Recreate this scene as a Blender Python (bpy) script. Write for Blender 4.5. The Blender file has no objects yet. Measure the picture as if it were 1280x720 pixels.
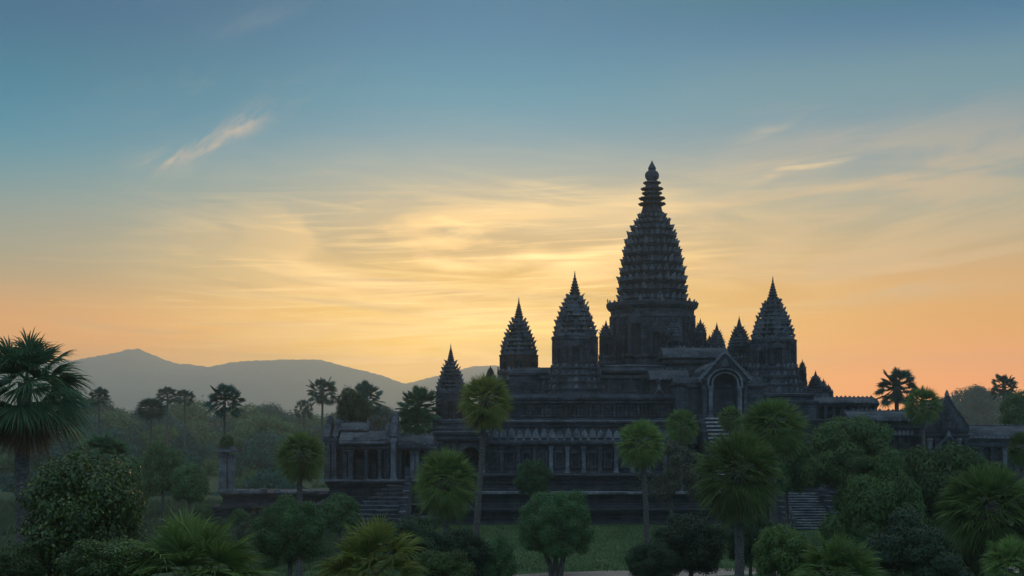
import bpy, math, random
import numpy as np

# ------------------------------------------------------------------ camera, sky, sun, exposure
S = bpy.context.scene
F, HC = 1500.0, 12.0                       # focal length in photo pixels, eye height in metres
cam_d = bpy.data.cameras.new('camera')
cam = bpy.data.objects.new('camera', cam_d)
S.collection.objects.link(cam)
cam.location = (0, 0, HC)
cam.rotation_euler = (math.radians(90), 0, 0)
cam_d.sensor_width = 36
cam_d.lens = F / 1280 * 36
cam_d.shift_y = 0.125
cam_d.clip_start = 0.5
cam_d.clip_end = 9000
S.camera = cam

SUN_EL, SUN_AZ = math.radians(5.0), math.radians(-0.9)      # azimuth measured from +Y towards +X

def build_world():
    w = bpy.data.worlds.new('World'); S.world = w; w.use_nodes = True
    nt = w.node_tree; N = nt.nodes; L = nt.links; N.clear()
    def setin(sock, v):
        if isinstance(v, bpy.types.NodeSocket): L.new(v, sock)
        else: sock.default_value = v
    def M(op, a, b=0.0, c=None, clamp=False):
        n = N.new('ShaderNodeMath'); n.operation = op; n.use_clamp = clamp
        setin(n.inputs[0], a); setin(n.inputs[1], b)
        if c is not None: setin(n.inputs[2], c)
        return n.outputs[0]
    def mixc(f, a, b, mode='MIX'):
        n = N.new('ShaderNodeMix'); n.data_type = 'RGBA'; n.blend_type = mode
        setin(n.inputs[0], f)
        for s, v in ((n.inputs[6], a), (n.inputs[7], b)):
            if isinstance(v, tuple): s.default_value = (*v, 1)
            else: L.new(v, s)
        return n.outputs[2]
    def gauss(x, c, s):
        d = M('DIVIDE', M('SUBTRACT', x, c), s)
        return M('EXPONENT', M('MULTIPLY', M('MULTIPLY', d, d), -1.0))
    def ramp(x, stops):
        n = N.new('ShaderNodeValToRGB'); L.new(x, n.inputs[0]); cr = n.color_ramp
        cr.interpolation = 'B_SPLINE' if len(stops) > 3 else 'EASE'
        while len(cr.elements) > 1: cr.elements.remove(cr.elements[-1])
        cr.elements[0].position = stops[0][0]; cr.elements[0].color = (*(v / 6 for v in stops[0][1]), 1)
        for p, c in stops[1:]:
            e = cr.elements.new(p); e.color = (*(v / 6 for v in c), 1)
        return mixc(1.0, n.outputs[0], (6.0, 6.0, 6.0), 'MULTIPLY')
    tc = N.new('ShaderNodeTexCoord'); sp = N.new('ShaderNodeSeparateXYZ')
    L.new(tc.outputs['Generated'], sp.inputs[0]); x, y, z = sp.outputs
    az = M('ARCTAN2', x, y); el = M('ARCSINE', z)
    elp = M('MAXIMUM', el, 0.0)
    daz = M('SUBTRACT', az, -0.02)
    e01 = M('MULTIPLY', elp, 2.0, clamp=True)           # 0 .. 0.5 rad
    # photograph rows: el = (520 - py) / 1500
    def st(*a): return [((520 - py) / 1500 * 2 if py is not None else 1.0, c) for py, c in a]
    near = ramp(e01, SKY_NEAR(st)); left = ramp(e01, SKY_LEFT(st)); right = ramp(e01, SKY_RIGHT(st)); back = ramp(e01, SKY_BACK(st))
    side = mixc(M('ADD', M('MULTIPLY', daz, 3.0), 0.5, clamp=True), left, right)
    col = mixc(gauss(daz, 0.0, 0.21), side, near)
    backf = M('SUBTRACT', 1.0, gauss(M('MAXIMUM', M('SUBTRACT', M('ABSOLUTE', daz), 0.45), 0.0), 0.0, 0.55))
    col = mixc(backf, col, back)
    # thin high cloud, streaks drawn out along the wind, brightest where the low sun is behind them
    def noise(sx, sy, rot, scale, detail, dist, off=0.0, rough=0.55):
        c, s_ = math.cos(rot), math.sin(rot)
        u = M('ADD', M('MULTIPLY', az, c * sx), M('MULTIPLY', el, s_ * sx))
        v = M('ADD', M('MULTIPLY', az, -s_ * sy), M('MULTIPLY', el, c * sy))
        cb = N.new('ShaderNodeCombineXYZ'); L.new(u, cb.inputs[0]); L.new(v, cb.inputs[1]); cb.inputs[2].default_value = off
        n = N.new('ShaderNodeTexNoise'); L.new(cb.outputs[0], n.inputs['Vector'])
        n.inputs['Scale'].default_value = scale; n.inputs['Detail'].default_value = detail
        n.inputs['Roughness'].default_value = rough; n.inputs['Distortion'].default_value = dist
        return n.outputs[0]
    def sstep(x, a, b):
        n = N.new('ShaderNodeMapRange'); n.interpolation_type = 'SMOOTHSTEP'; L.new(x, n.inputs[0])
        n.inputs[1].default_value = a; n.inputs[2].default_value = b
        return n.outputs[0]
    SKY_CLOUDS(locals())  #CL
    col = globals()['_cloud_out']
    sky = N.new('ShaderNodeTexSky'); sky.sky_type = 'NISHITA'; sky.sun_disc = False
    sky.sun_elevation = SUN_EL; sky.sun_rotation = SUN_AZ
    sky.air_density = 1.2; sky.dust_density = 2.5
    nis = mixc(1.0, sky.outputs[0], (0.1, 0.1, 0.1), 'MULTIPLY')
    col = mixc(0.05, col, nis)
    bg = N.new('ShaderNodeBackground'); L.new(col, bg.inputs[0]); bg.inputs[1].default_value = SKY_STRENGTH
    out = N.new('ShaderNodeOutputWorld'); L.new(bg.outputs[0], out.inputs[0])

SKY_STRENGTH = 1.0
def SKY_NEAR(st):  # last stop of each ramp: overhead sky brightened beyond view as added fill
    return st((520, (1.989, 1.129, 0.002)), (470, (1.989, 1.129, 0.002)), (420, (1.989, 1.129, 0.002)), (360, (0.897, 0.514, 0.061)), (300, (0.781, 0.533, 0.230)), (240, (0.466, 0.481, 0.386)), (180, (0.080, 0.317, 0.466)), (120, (0.006, 0.279, 0.441)), (60, (0.002, 0.188, 0.379)), (5, (0.002, 0.169, 0.319)), (-70, (0.002, 0.169, 0.319)), (None, (0.620, 0.800, 0.920)))
def SKY_LEFT(st):
    return st((520, (1.535, 0.511, 0.002)), (470, (1.535, 0.511, 0.002)), (420, (1.535, 0.511, 0.002)), (360, (0.477, 0.404, 0.226)), (300, (0.357, 0.377, 0.311)), (240, (0.099, 0.325, 0.399)), (180, (0.008, 0.245, 0.406)), (120, (0.002, 0.179, 0.299)), (60, (0.002, 0.116, 0.260)), (5, (0.002, 0.112, 0.231)), (-70, (0.002, 0.112, 0.231)), (None, (0.620, 0.800, 0.920)))
def SKY_RIGHT(st):
    return st((520, (3.083, 0.814, 0.002)), (470, (3.083, 0.814, 0.002)), (420, (1.326, 0.533, 0.002)), (360, (1.063, 0.524, 0.138)), (300, (0.509, 0.458, 0.283)), (240, (0.387, 0.422, 0.374)), (180, (0.141, 0.300, 0.420)), (120, (0.160, 0.328, 0.372)), (60, (0.002, 0.144, 0.363)), (5, (0.013, 0.178, 0.164)), (-70, (0.013, 0.178, 0.164)), (None, (0.620, 0.800, 0.920)))
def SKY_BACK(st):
    return st((520, (.075, .19, .40)), (400, (.085, .22, .46)), (200, (.11, .31, .62)), (60, (.19, .42, .76)), (None, (.52, .71, .92)))  # sky behind the camera, brightened unseen as added fill for foliage and temple
def SKY_CLOUDS(env):
    M, noise, sstep, gauss, mixc = env['M'], env['noise'], env['sstep'], env['gauss'], env['mixc']
    az, el, col = env['az'], env['el'], env['col']
    def px(p): return (p - 640) / 1500
    def py(p): return (520 - p) / 1500
    def blob(cx, cy, rx, ry, rot=0.0, power=1):
        c, s = math.cos(rot), math.sin(rot)
        dx = M('SUBTRACT', az, px(cx)); dy = M('SUBTRACT', env.get('elw', el), py(cy))
        u = M('ADD', M('MULTIPLY', dx, c), M('MULTIPLY', dy, s)); v = M('ADD', M('MULTIPLY', dx, -s), M('MULTIPLY', dy, c))
        return M('MULTIPLY', gauss(u, 0, rx / 1500), gauss(v, 0, ry / 1500))
    fib = noise(3.0, 60, .03, 1.6, 8, 1.8, 21.0, .6)
    wv = M('MULTIPLY', M('SUBTRACT', noise(1.0, 2.2, .1, 3.2, 3, .6, 31.0), .5), .10)
    env['elw'] = elw = M('ADD', el, wv)
    n1 = noise(1.5, 8.5, .02, 1.8, 7, 2.2, 1.3, .50)
    n2 = noise(1.8, 14, -.06, 1.9, 7, 2.4, 5.1, .52)
    n3 = noise(1.2, 8, .10, 1.8, 7, 1.2, 9.4)
    n4 = noise(1.5, 11, .14, 1.8, 7, 1.9, 14.2, .52)
    warm = (1.6, 1.0, .36)
    reg = M('ADD', blob(600, 350, 270, 85), M('MULTIPLY', blob(600, 265, 200, 36, 0.05), .3), clamp=True)
    col = mixc(M('MULTIPLY', sstep(n3, .44, .62), M('MULTIPLY', reg, .45)), col, (.50, .40, .25))
    col = mixc(M('MULTIPLY', M('MULTIPLY', sstep(n1, .44, .62), reg), .85), col, warm)
    col = mixc(M('MULTIPLY', M('MULTIPLY', sstep(n2, .45, .64), reg), .65), col, (1.7, 1.15, .45))
    fc = M('MULTIPLY', sstep(fib, .50, .70), M('ADD', M('MULTIPLY', reg, .55), M('MULTIPLY', blob(520, 400, 330, 60), .35)), clamp=True)
    col = mixc(fc, col, (1.9, 1.25, .48))
    fd = M('MULTIPLY', sstep(noise(1.5, 26, -.03, 1.9, 6, 1.6, 41.0, .5), .52, .70), M('MULTIPLY', blob(560, 370, 330, 90), .5))
    col = mixc(fd, col, (.52, .38, .20))
    # thin veils over the right half
    rv = M('ADD', blob(1060, 250, 260, 70, .12), blob(1120, 345, 240, 45, .08), clamp=True)
    col = mixc(M('MULTIPLY', M('MULTIPLY', sstep(n4, .44, .64), rv), .55), col, (.92, .62, .32))
    for (cx, cy, rx, ry, rot, a, c) in [
            (560, 408, 260, 7, -.02, .55, (1.7, 1.0, .34)), (685, 316, 110, 8, .06, .85, (2.2, 1.5, .62)), (640, 330, 200, 14, .05, .5, (1.7, 1.15, .48)),
            (425, 350, 95, 12, -.24, .85, (1.5, 1.0, .42)), (440, 372, 140, 7, -.04, .85, (1.5, .92, .34)), (605, 445, 130, 28, 0, 1.0, (3.0, 1.65, .36)), (650, 408, 150, 16, .02, .75, (2.2, 1.35, .42)), (590, 382, 170, 12, -.16, .7, (1.6, 1.0, .38)),
            (720, 248, 160, 14, .03, .5, (1.1, .80, .40)), (760, 275, 230, 10, .05, .4, (1.3, .9, .42)),
            (1010, 232, 85, 5, .22, .75, (.98, .72, .40)), (965, 190, 60, 9, .30, .40, (.66, .56, .40)), (1120, 175, 130, 12, .22, .30, (.60, .53, .42)),
            (1185, 270, 90, 5, .12, .55, (.78, .58, .36)), (1090, 342, 90, 6, .14, .6, (1.1, .66, .28)), (1120, 368, 130, 6, .06, .4, (1.0, .58, .24)), (880, 335, 160, 10, .05, .4, (1.15, .78, .34)),
            (180, 415, 120, 4, -.06, .45, (.95, .52, .22)), (350, 408, 70, 5, -.04, .5, (1.25, .75, .28)), (560, 452, 210, 22, 0, .8, (2.3, 1.15, .26))]:
        m = M('MULTIPLY', blob(cx, cy, rx, ry, rot), M('MULTIPLY', sstep(noise(3.0, 14, rot, 2.2, 7, 1.1, cx * .013), .36, .60), a))
        m = M('MULTIPLY', m, sstep(fib, .28, .60))
        col = mixc(m, col, c)
    env['elw'] = el
    # the torn little cloud high on the left
    t = noise(9, 26, .62, 1.7, 8, .8, 3.3, .62)
    m = M('MULTIPLY', sstep(t, .40, .72), M('ADD', blob(285, 185, 85, 14, .56), M('MULTIPLY', blob(225, 212, 40, 10, .2), .8), clamp=True))
    col = mixc(M('MULTIPLY', m, .85), col, (.66, .52, .40))
    t2 = noise(5, 14, .3, 1.5, 8, .8, 7.3, .6)
    col = mixc(M('MULTIPLY', M('MULTIPLY', sstep(t2, .42, .7), blob(270, 135, 140, 30, .15)), .35), col, (.32, .36, .36))
    col = mixc(M('MULTIPLY', M('MULTIPLY', sstep(t2, .42, .7), blob(330, 50, 60, 14, .35)), .25), col, (.3, .34, .36))
    globals()['_cloud_out'] = col


build_world()

sun_d = bpy.data.lights.new('sun', 'SUN'); sun = bpy.data.objects.new('sun', sun_d); S.collection.objects.link(sun)
sun_d.energy = .85; sun_d.angle = math.radians(4.0); sun_d.color = (1.0, .62, .30)
sun.rotation_euler = (math.radians(90) - SUN_EL, 0, math.radians(180) - SUN_AZ)
sun.location = (-20, 900, 160)
S.view_settings.view_transform = 'Standard'; S.view_settings.look = 'None'
S.view_settings.exposure = 0.0; S.view_settings.gamma = 1.0; S.view_settings.use_curve_mapping = False
S.render.engine = 'CYCLES'
cy = S.cycles
cy.use_denoising = True; cy.max_bounces = 4; cy.diffuse_bounces = 2; cy.glossy_bounces = 2; cy.transmission_bounces = 3
cy.volume_bounces = 1; cy.transparent_max_bounces = 4; cy.caustics_reflective = False; cy.caustics_refractive = False
cy.sample_clamp_indirect = 4.0

# ------------------------------------------------------------------ helpers
def X(px, d): return (px - 640) / F * d
def Z(py, d): return HC + (520 - py) / F * d
R = random.Random(7)
RN = np.random.default_rng(7)

def ground_z(y):
    if y >= 74: return 0.0
    t = max(0.0, (74 - y)) / 74
    s = 9.4 * (t * t * (1.6 - .6 * t)) if t <= 1 else 9.4
    return s

def material(name, base, rough=.9, var=None, spec=.2):
    m = bpy.data.materials.new(name); m.use_nodes = True
    return m, m.node_tree.nodes, m.node_tree.links, m.node_tree.nodes['Principled BSDF']

def stone_material(name, c0, c1, c2, block=(1.1, .42), bump=.5, scale=1.0):
    m, N, L, P = material(name, c0)
    geo = N.new('ShaderNodeNewGeometry'); sp = N.new('ShaderNodeSeparateXYZ'); L.new(geo.outputs['Position'], sp.inputs[0])
    a = N.new('ShaderNodeMath'); a.operation = 'MULTIPLY_ADD'; L.new(sp.outputs[1], a.inputs[0]); a.inputs[1].default_value = .93; L.new(sp.outputs[0], a.inputs[2])
    cb = N.new('ShaderNodeCombineXYZ'); L.new(a.outputs[0], cb.inputs[0]); L.new(sp.outputs[2], cb.inputs[1])
    br = N.new('ShaderNodeTexBrick'); L.new(cb.outputs[0], br.inputs[0])
    br.inputs['Scale'].default_value = 1.0; br.inputs['Brick Width'].default_value = block[0]; br.inputs['Row Height'].default_value = block[1]
    br.inputs['Mortar Size'].default_value = .022; br.inputs['Mortar Smooth'].default_value = .3
    br.inputs['Color1'].default_value = (*c0, 1); br.inputs['Color2'].default_value = (*c1, 1); br.inputs['Mortar'].default_value = (*(v * .35 for v in c0), 1)
    def noise(s, d, r=.6, vec=None):
        n = N.new('ShaderNodeTexNoise'); n.inputs['Scale'].default_value = s; n.inputs['Detail'].default_value = d; n.inputs['Roughness'].default_value = r
        L.new(vec or geo.outputs['Position'], n.inputs['Vector']); return n.outputs[0]
    def rampf(x, lo, hi):
        n = N.new('ShaderNodeMapRange'); L.new(x, n.inputs[0]); n.inputs[1].default_value = lo; n.inputs[2].default_value = hi; return n.outputs[0]
    def mix(f, a_, b_, mode='MIX'):
        n = N.new('ShaderNodeMix'); n.data_type = 'RGBA'; n.blend_type = mode
        if isinstance(f, float): n.inputs[0].default_value = f
        else: L.new(f, n.inputs[0])
        for s, v in ((n.inputs[6], a_), (n.inputs[7], b_)):
            if isinstance(v, tuple): s.default_value = (*v, 1)
            else: L.new(v, s)
        return n.outputs[2]
    # black lichen and pale lichen of their own shapes, and vertical run-off streaks
    mp = N.new('ShaderNodeMapping'); mp.inputs['Scale'].default_value = (1.3, 1.3, .16); L.new(geo.outputs['Position'], mp.inputs[0])
    col = mix(rampf(noise(.55, 8, .68), .44, .62), br.outputs[0], c2)
    col = mix(rampf(noise(1.0, 6, .6, mp.outputs[0]), .50, .70), col, tuple(v * .45 for v in c0))
    col = mix(rampf(noise(2.6, 7, .7), .60, .74), col, tuple(min(.5, v * 1.9) for v in c0))
    L.new(col, P.inputs['Base Color']); P.inputs['Roughness'].default_value = .92; P.inputs['Specular IOR Level'].default_value = .25
    ad = N.new('ShaderNodeMath'); ad.operation = 'MULTIPLY_ADD'; L.new(noise(5, 9, .72), ad.inputs[0]); ad.inputs[1].default_value = .55
    L.new(br.outputs['Fac'], ad.inputs[2]); ad2 = N.new('ShaderNodeMath'); ad2.operation = 'MULTIPLY_ADD'
    L.new(br.outputs['Fac'], ad2.inputs[0]); ad2.inputs[1].default_value = -.6
    n5 = noise(4, 9, .72); L.new(n5, ad2.inputs[2])
    bp = N.new('ShaderNodeBump'); bp.inputs['Strength'].default_value = bump; bp.inputs['Distance'].default_value = .12 * scale
    L.new(ad2.outputs[0], bp.inputs['Height']); L.new(bp.outputs[0], P.inputs['Normal'])
    return m

def leaf_material(name, c0, c1, c2, trans=.35, rough=.55, spec=.25):
    m, N, L, P = material(name, c0)
    geo = N.new('ShaderNodeNewGeometry')
    rp = N.new('ShaderNodeValToRGB'); L.new(geo.outputs['Random Per Island'], rp.inputs[0])
    rp.color_ramp.elements[0].color = (*c0, 1); rp.color_ramp.elements[1].color = (*c2, 1)
    e = rp.color_ramp.elements.new(.6); e.color = (*c1, 1)
    nz = N.new('ShaderNodeTexNoise'); nz.inputs['Scale'].default_value = .8; nz.inputs['Detail'].default_value = 3; L.new(geo.outputs['Position'], nz.inputs['Vector'])
    mr = N.new('ShaderNodeMapRange'); L.new(nz.outputs[0], mr.inputs[0]); mr.inputs[1].default_value = .3; mr.inputs[2].default_value = .7; mr.inputs[3].default_value = .7; mr.inputs[4].default_value = 1.35
    oi = N.new('ShaderNodeObjectInfo'); m2 = N.new('ShaderNodeMapRange'); L.new(oi.outputs['Random'], m2.inputs[0]); m2.inputs[3].default_value = .70; m2.inputs[4].default_value = 1.28
    mm = N.new('ShaderNodeMath'); mm.operation = 'MULTIPLY'; L.new(mr.outputs[0], mm.inputs[0]); L.new(m2.outputs[0], mm.inputs[1])
    vm = N.new('ShaderNodeVectorMath'); vm.operation = 'SCALE'; L.new(rp.outputs[0], vm.inputs[0]); L.new(mm.outputs[0], vm.inputs['Scale'])
    L.new(vm.outputs[0], P.inputs['Base Color']); P.inputs['Roughness'].default_value = rough; P.inputs['Specular IOR Level'].default_value = spec
    tr = N.new('ShaderNodeBsdfTranslucent'); L.new(vm.outputs[0], tr.inputs[0])
    mx = N.new('ShaderNodeMixShader'); mx.inputs[0].default_value = trans; L.new(P.outputs[0], mx.inputs[1]); L.new(tr.outputs[0], mx.inputs[2])
    L.new(mx.outputs[0], N['Material Output'].inputs[0])
    return m

def bark_material(name, c0, c1, zs=1.0):
    m, N, L, P = material(name, c0)
    geo = N.new('ShaderNodeNewGeometry'); mp = N.new('ShaderNodeMapping'); mp.inputs['Scale'].default_value = (6, 6, 6 * zs); L.new(geo.outputs['Position'], mp.inputs[0])
    nz = N.new('ShaderNodeTexNoise'); nz.inputs['Scale'].default_value = 1.0; nz.inputs['Detail'].default_value = 7; L.new(mp.outputs[0], nz.inputs['Vector'])
    rp = N.new('ShaderNodeValToRGB'); L.new(nz.outputs[0], rp.inputs[0]); rp.color_ramp.elements[0].position = .35; rp.color_ramp.elements[1].position = .68
    rp.color_ramp.elements[0].color = (*c0, 1); rp.color_ramp.elements[1].color = (*c1, 1)
    L.new(rp.outputs[0], P.inputs['Base Color']); P.inputs['Roughness'].default_value = .9; P.inputs['Specular IOR Level'].default_value = .15
    bp = N.new('ShaderNodeBump'); bp.inputs['Strength'].default_value = .6; bp.inputs['Distance'].default_value = .05; L.new(nz.outputs[0], bp.inputs['Height']); L.new(bp.outputs[0], P.inputs['Normal'])
    return m

def ground_material(name, c0, c1, c2, s1=.06, s2=1.5, bump=.4):
    m, N, L, P = material(name, c0)
    geo = N.new('ShaderNodeNewGeometry')
    def noise(s, d, r=.6):
        n = N.new('ShaderNodeTexNoise'); n.inputs['Scale'].default_value = s; n.inputs['Detail'].default_value = d; n.inputs['Roughness'].default_value = r
        L.new(geo.outputs['Position'], n.inputs['Vector']); return n.outputs[0]
    def mixr(f, lo, hi, a_, b_):
        mr = N.new('ShaderNodeMapRange'); L.new(f, mr.inputs[0]); mr.inputs[1].default_value = lo; mr.inputs[2].default_value = hi
        n = N.new('ShaderNodeMix'); n.data_type = 'RGBA'; L.new(mr.outputs[0], n.inputs[0])
        for s, v in ((n.inputs[6], a_), (n.inputs[7], b_)):
            if isinstance(v, tuple): s.default_value = (*v, 1)
            else: L.new(v, s)
        return n.outputs[2]
    n2 = noise(s2, 8, .7)
    col = mixr(noise(s1, 6), .4, .6, c0, c1); col = mixr(n2, .5, .72, col, c2)
    L.new(col, P.inputs['Base Color']); P.inputs['Roughness'].default_value = .95; P.inputs['Specular IOR Level'].default_value = .1
    bp = N.new('ShaderNodeBump'); bp.inputs['Strength'].default_value = bump; bp.inputs['Distance'].default_value = .1; L.new(n2, bp.inputs['Height']); L.new(bp.outputs[0], P.inputs['Normal'])
    return m

STONE = stone_material('weathered_sandstone', (.088, .094, .104), (.055, .06, .067), (.022, .025, .03))
STONE_PALE = stone_material('pale_sandstone', (.20, .21, .215), (.14, .15, .155), (.06, .066, .072), block=(.9, .6))
STONE_SUNGLOW = stone_material('sunglow_painted_sandstone', (.12, .085, .065), (.085, .064, .052), (.042, .036, .032))  # red of the low sun on the left towers, put into the stone colour
STONE_DARK = stone_material('blackened_and_shade_laterite', (.048, .051, .056), (.032, .035, .039), (.015, .017, .02))  # dark stone; on risers and the porch's inner wall it paints shade
STONE_EDGE = stone_material('lichened_and_lit_stone', (.20, .21, .22), (.14, .15, .16), (.055, .06, .066), block=(3, 3))  # pale lichen, also painting edge contrast on petals and sky light on copings
STEP_STONE = stone_material('worn_lit_step_stone', (.42, .42, .40), (.34, .34, .33), (.24, .24, .235), block=(1.2, 5))  # pale treads over dark risers paint the light and shade of steps
STONE_ROOF = stone_material('stone_roof', (.10, .105, .11), (.065, .07, .075), (.028, .03, .034), block=(.8, .3))
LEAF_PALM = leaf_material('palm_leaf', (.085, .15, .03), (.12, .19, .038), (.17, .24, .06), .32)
LEAF_PALM_SUNLIT = leaf_material('sun_tinted_palm_leaf', (.15, .20, .035), (.20, .25, .042), (.32, .30, .07), .38)  # yellow sunlight painted into the leaf colour of the two lit palms
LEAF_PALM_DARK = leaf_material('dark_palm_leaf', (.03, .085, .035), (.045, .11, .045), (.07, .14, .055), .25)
LEAF_DEAD = leaf_material('dead_palm_leaf', (.10, .06, .035), (.14, .085, .05), (.20, .13, .07), .2, .8, .1)
LEAF_BROAD = leaf_material('broad_leaf', (.028, .062, .014), (.055, .105, .020), (.17, .20, .045), .28, .45, .4)  # third colour paints yellow highlights onto random leaves
LEAF_BUSH = leaf_material('bush_leaf', (.038, .10, .03), (.055, .13, .036), (.09, .17, .052), .3)
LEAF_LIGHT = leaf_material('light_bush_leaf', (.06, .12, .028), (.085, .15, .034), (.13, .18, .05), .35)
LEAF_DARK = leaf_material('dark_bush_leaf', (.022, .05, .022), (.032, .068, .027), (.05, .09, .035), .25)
LEAF_FEATHER = leaf_material('feathery_leaf', (.035, .072, .016), (.05, .095, .02), (.08, .13, .03), .32)
LEAF_FAR = leaf_material('forest_leaf', (.014, .070, .052), (.018, .082, .058), (.024, .095, .066), .12, .7, .1)  # blue-green of distant haze put into the leaf colour
LEAF_DRY = leaf_material('dry_twig_leaf', (.06, .065, .035), (.08, .08, .045), (.10, .10, .06), .3)
BARK = bark_material('bark', (.05, .042, .034), (.13, .11, .09), .3)
BARK_PALM = bark_material('palm_bark', (.055, .048, .042), (.14, .125, .11), 2.2)

def link(name, me, m, parent=None):
    o = bpy.data.objects.new(name, me); S.collection.objects.link(o)
    if m is not None and not me.materials: me.materials.append(m)
    if parent is not None: o.parent = parent
    return o

def np_mesh(name, verts, faces_idx, nper):
    """verts (n,3); faces_idx flat indices, nper verts per face"""
    me = bpy.data.meshes.new(name)
    v = np.ascontiguousarray(verts, dtype=np.float32).reshape(-1)
    me.vertices.add(len(v) // 3); me.vertices.foreach_set('co', v)
    f = np.ascontiguousarray(faces_idx, dtype=np.int32).reshape(-1); nf = len(f) // nper
    me.loops.add(len(f)); me.loops.foreach_set('vertex_index', f)
    me.polygons.add(nf); me.polygons.foreach_set('loop_start', np.arange(nf, dtype=np.int32) * nper)
    me.polygons.foreach_set('loop_total', np.full(nf, nper, dtype=np.int32))
    me.update(calc_edges=True); return me

def thing(name, label, cat, loc, group=None):
    o = bpy.data.objects.new(name, None); S.collection.objects.link(o); o.location = loc; o.empty_display_size = .5
    o['label'] = label; o['category'] = cat
    if group: o['group'] = group
    return o

class MB:
    """collects shapes in world coordinates and links them as ONE mesh"""
    def __init__(s): s.v = []; s.f = []; s.mi = {}
    def add(s, vs, fs, pale=False):
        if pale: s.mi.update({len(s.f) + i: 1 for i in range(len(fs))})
        b = len(s.v); s.v += [tuple(p) for p in vs]; s.f += [tuple(i + b for i in f) for f in fs]
    def box(s, x0, x1, y0, y1, z0, z1, j=0.0):
        vs = [(x, y, z) for z in (z0, z1) for (x, y) in ((x0, y0), (x1, y0), (x1, y1), (x0, y1))]
        if j: vs = [(x + R.uniform(-j, j), y + R.uniform(-j, j), z + R.uniform(-j, j)) for x, y, z in vs]
        s.add(vs, [(0, 3, 2, 1), (4, 5, 6, 7), (0, 1, 5, 4), (1, 2, 6, 5), (2, 3, 7, 6), (3, 0, 4, 7)])
    def loft(s, rings, cap0=True, cap1=True):
        n = len(rings[0]); b = len(s.v)
        for r in rings: s.v += [tuple(p) for p in r]
        for i in range(len(rings) - 1):
            for k in range(n):
                k2 = (k + 1) % n
                s.f.append((b + i * n + k, b + i * n + k2, b + (i + 1) * n + k2, b + (i + 1) * n + k))
        if cap0: s.f.append(tuple(b + k for k in reversed(range(n))))
        if cap1: s.f.append(tuple(b + (len(rings) - 1) * n + k for k in range(n)))
    def prism(s, outline, y0, y1):
        """outline in (x, z), extruded from y0 (front) to y1"""
        n = len(outline)
        s.add([(x, y0, z) for x, z in outline] + [(x, y1, z) for x, z in outline],
              [tuple(range(n)), tuple(reversed(range(n, 2 * n)))] + [(k, n + k, n + (k + 1) % n, (k + 1) % n) for k in range(n)])
    def tube(s, pts, rad, sides=8):
        rings = []
        for i, p in enumerate(pts):
            a = np.array(pts[max(0, i - 1)], float); c = np.array(pts[min(len(pts) - 1, i + 1)], float)
            d = c - a; d /= (np.linalg.norm(d) + 1e-9)
            u = np.cross(d, (0, 1, 0)) if abs(d[1]) < .9 else np.cross(d, (1, 0, 0)); u /= np.linalg.norm(u); w = np.cross(d, u)
            rings.append([tuple(np.array(p, float) + rad[i] * (math.cos(t) * u + math.sin(t) * w)) for t in [2 * math.pi * k / sides for k in range(sides)]])
        s.loft(rings)
    def build(s, name, m, parent=None, label=None):
        me = bpy.data.meshes.new(name)
        off = (0, 0, 0)
        p = parent
        while p is not None:
            off = tuple(a + b for a, b in zip(off, p.location)); p = p.parent
        me.from_pydata([(x - off[0], y - off[1], z - off[2]) for x, y, z in s.v], [], s.f); me.update()
        o = link(name, me, m, parent)
        if s.mi:
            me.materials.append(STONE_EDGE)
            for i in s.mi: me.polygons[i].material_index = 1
        if label: o['label'] = label
        return o

def tag(o, label=None, cat=None, group=None, kind=None):
    if label: o['label'] = label
    if cat: o['category'] = cat
    if group: o['group'] = group
    if kind: o['kind'] = kind
    return o
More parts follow.
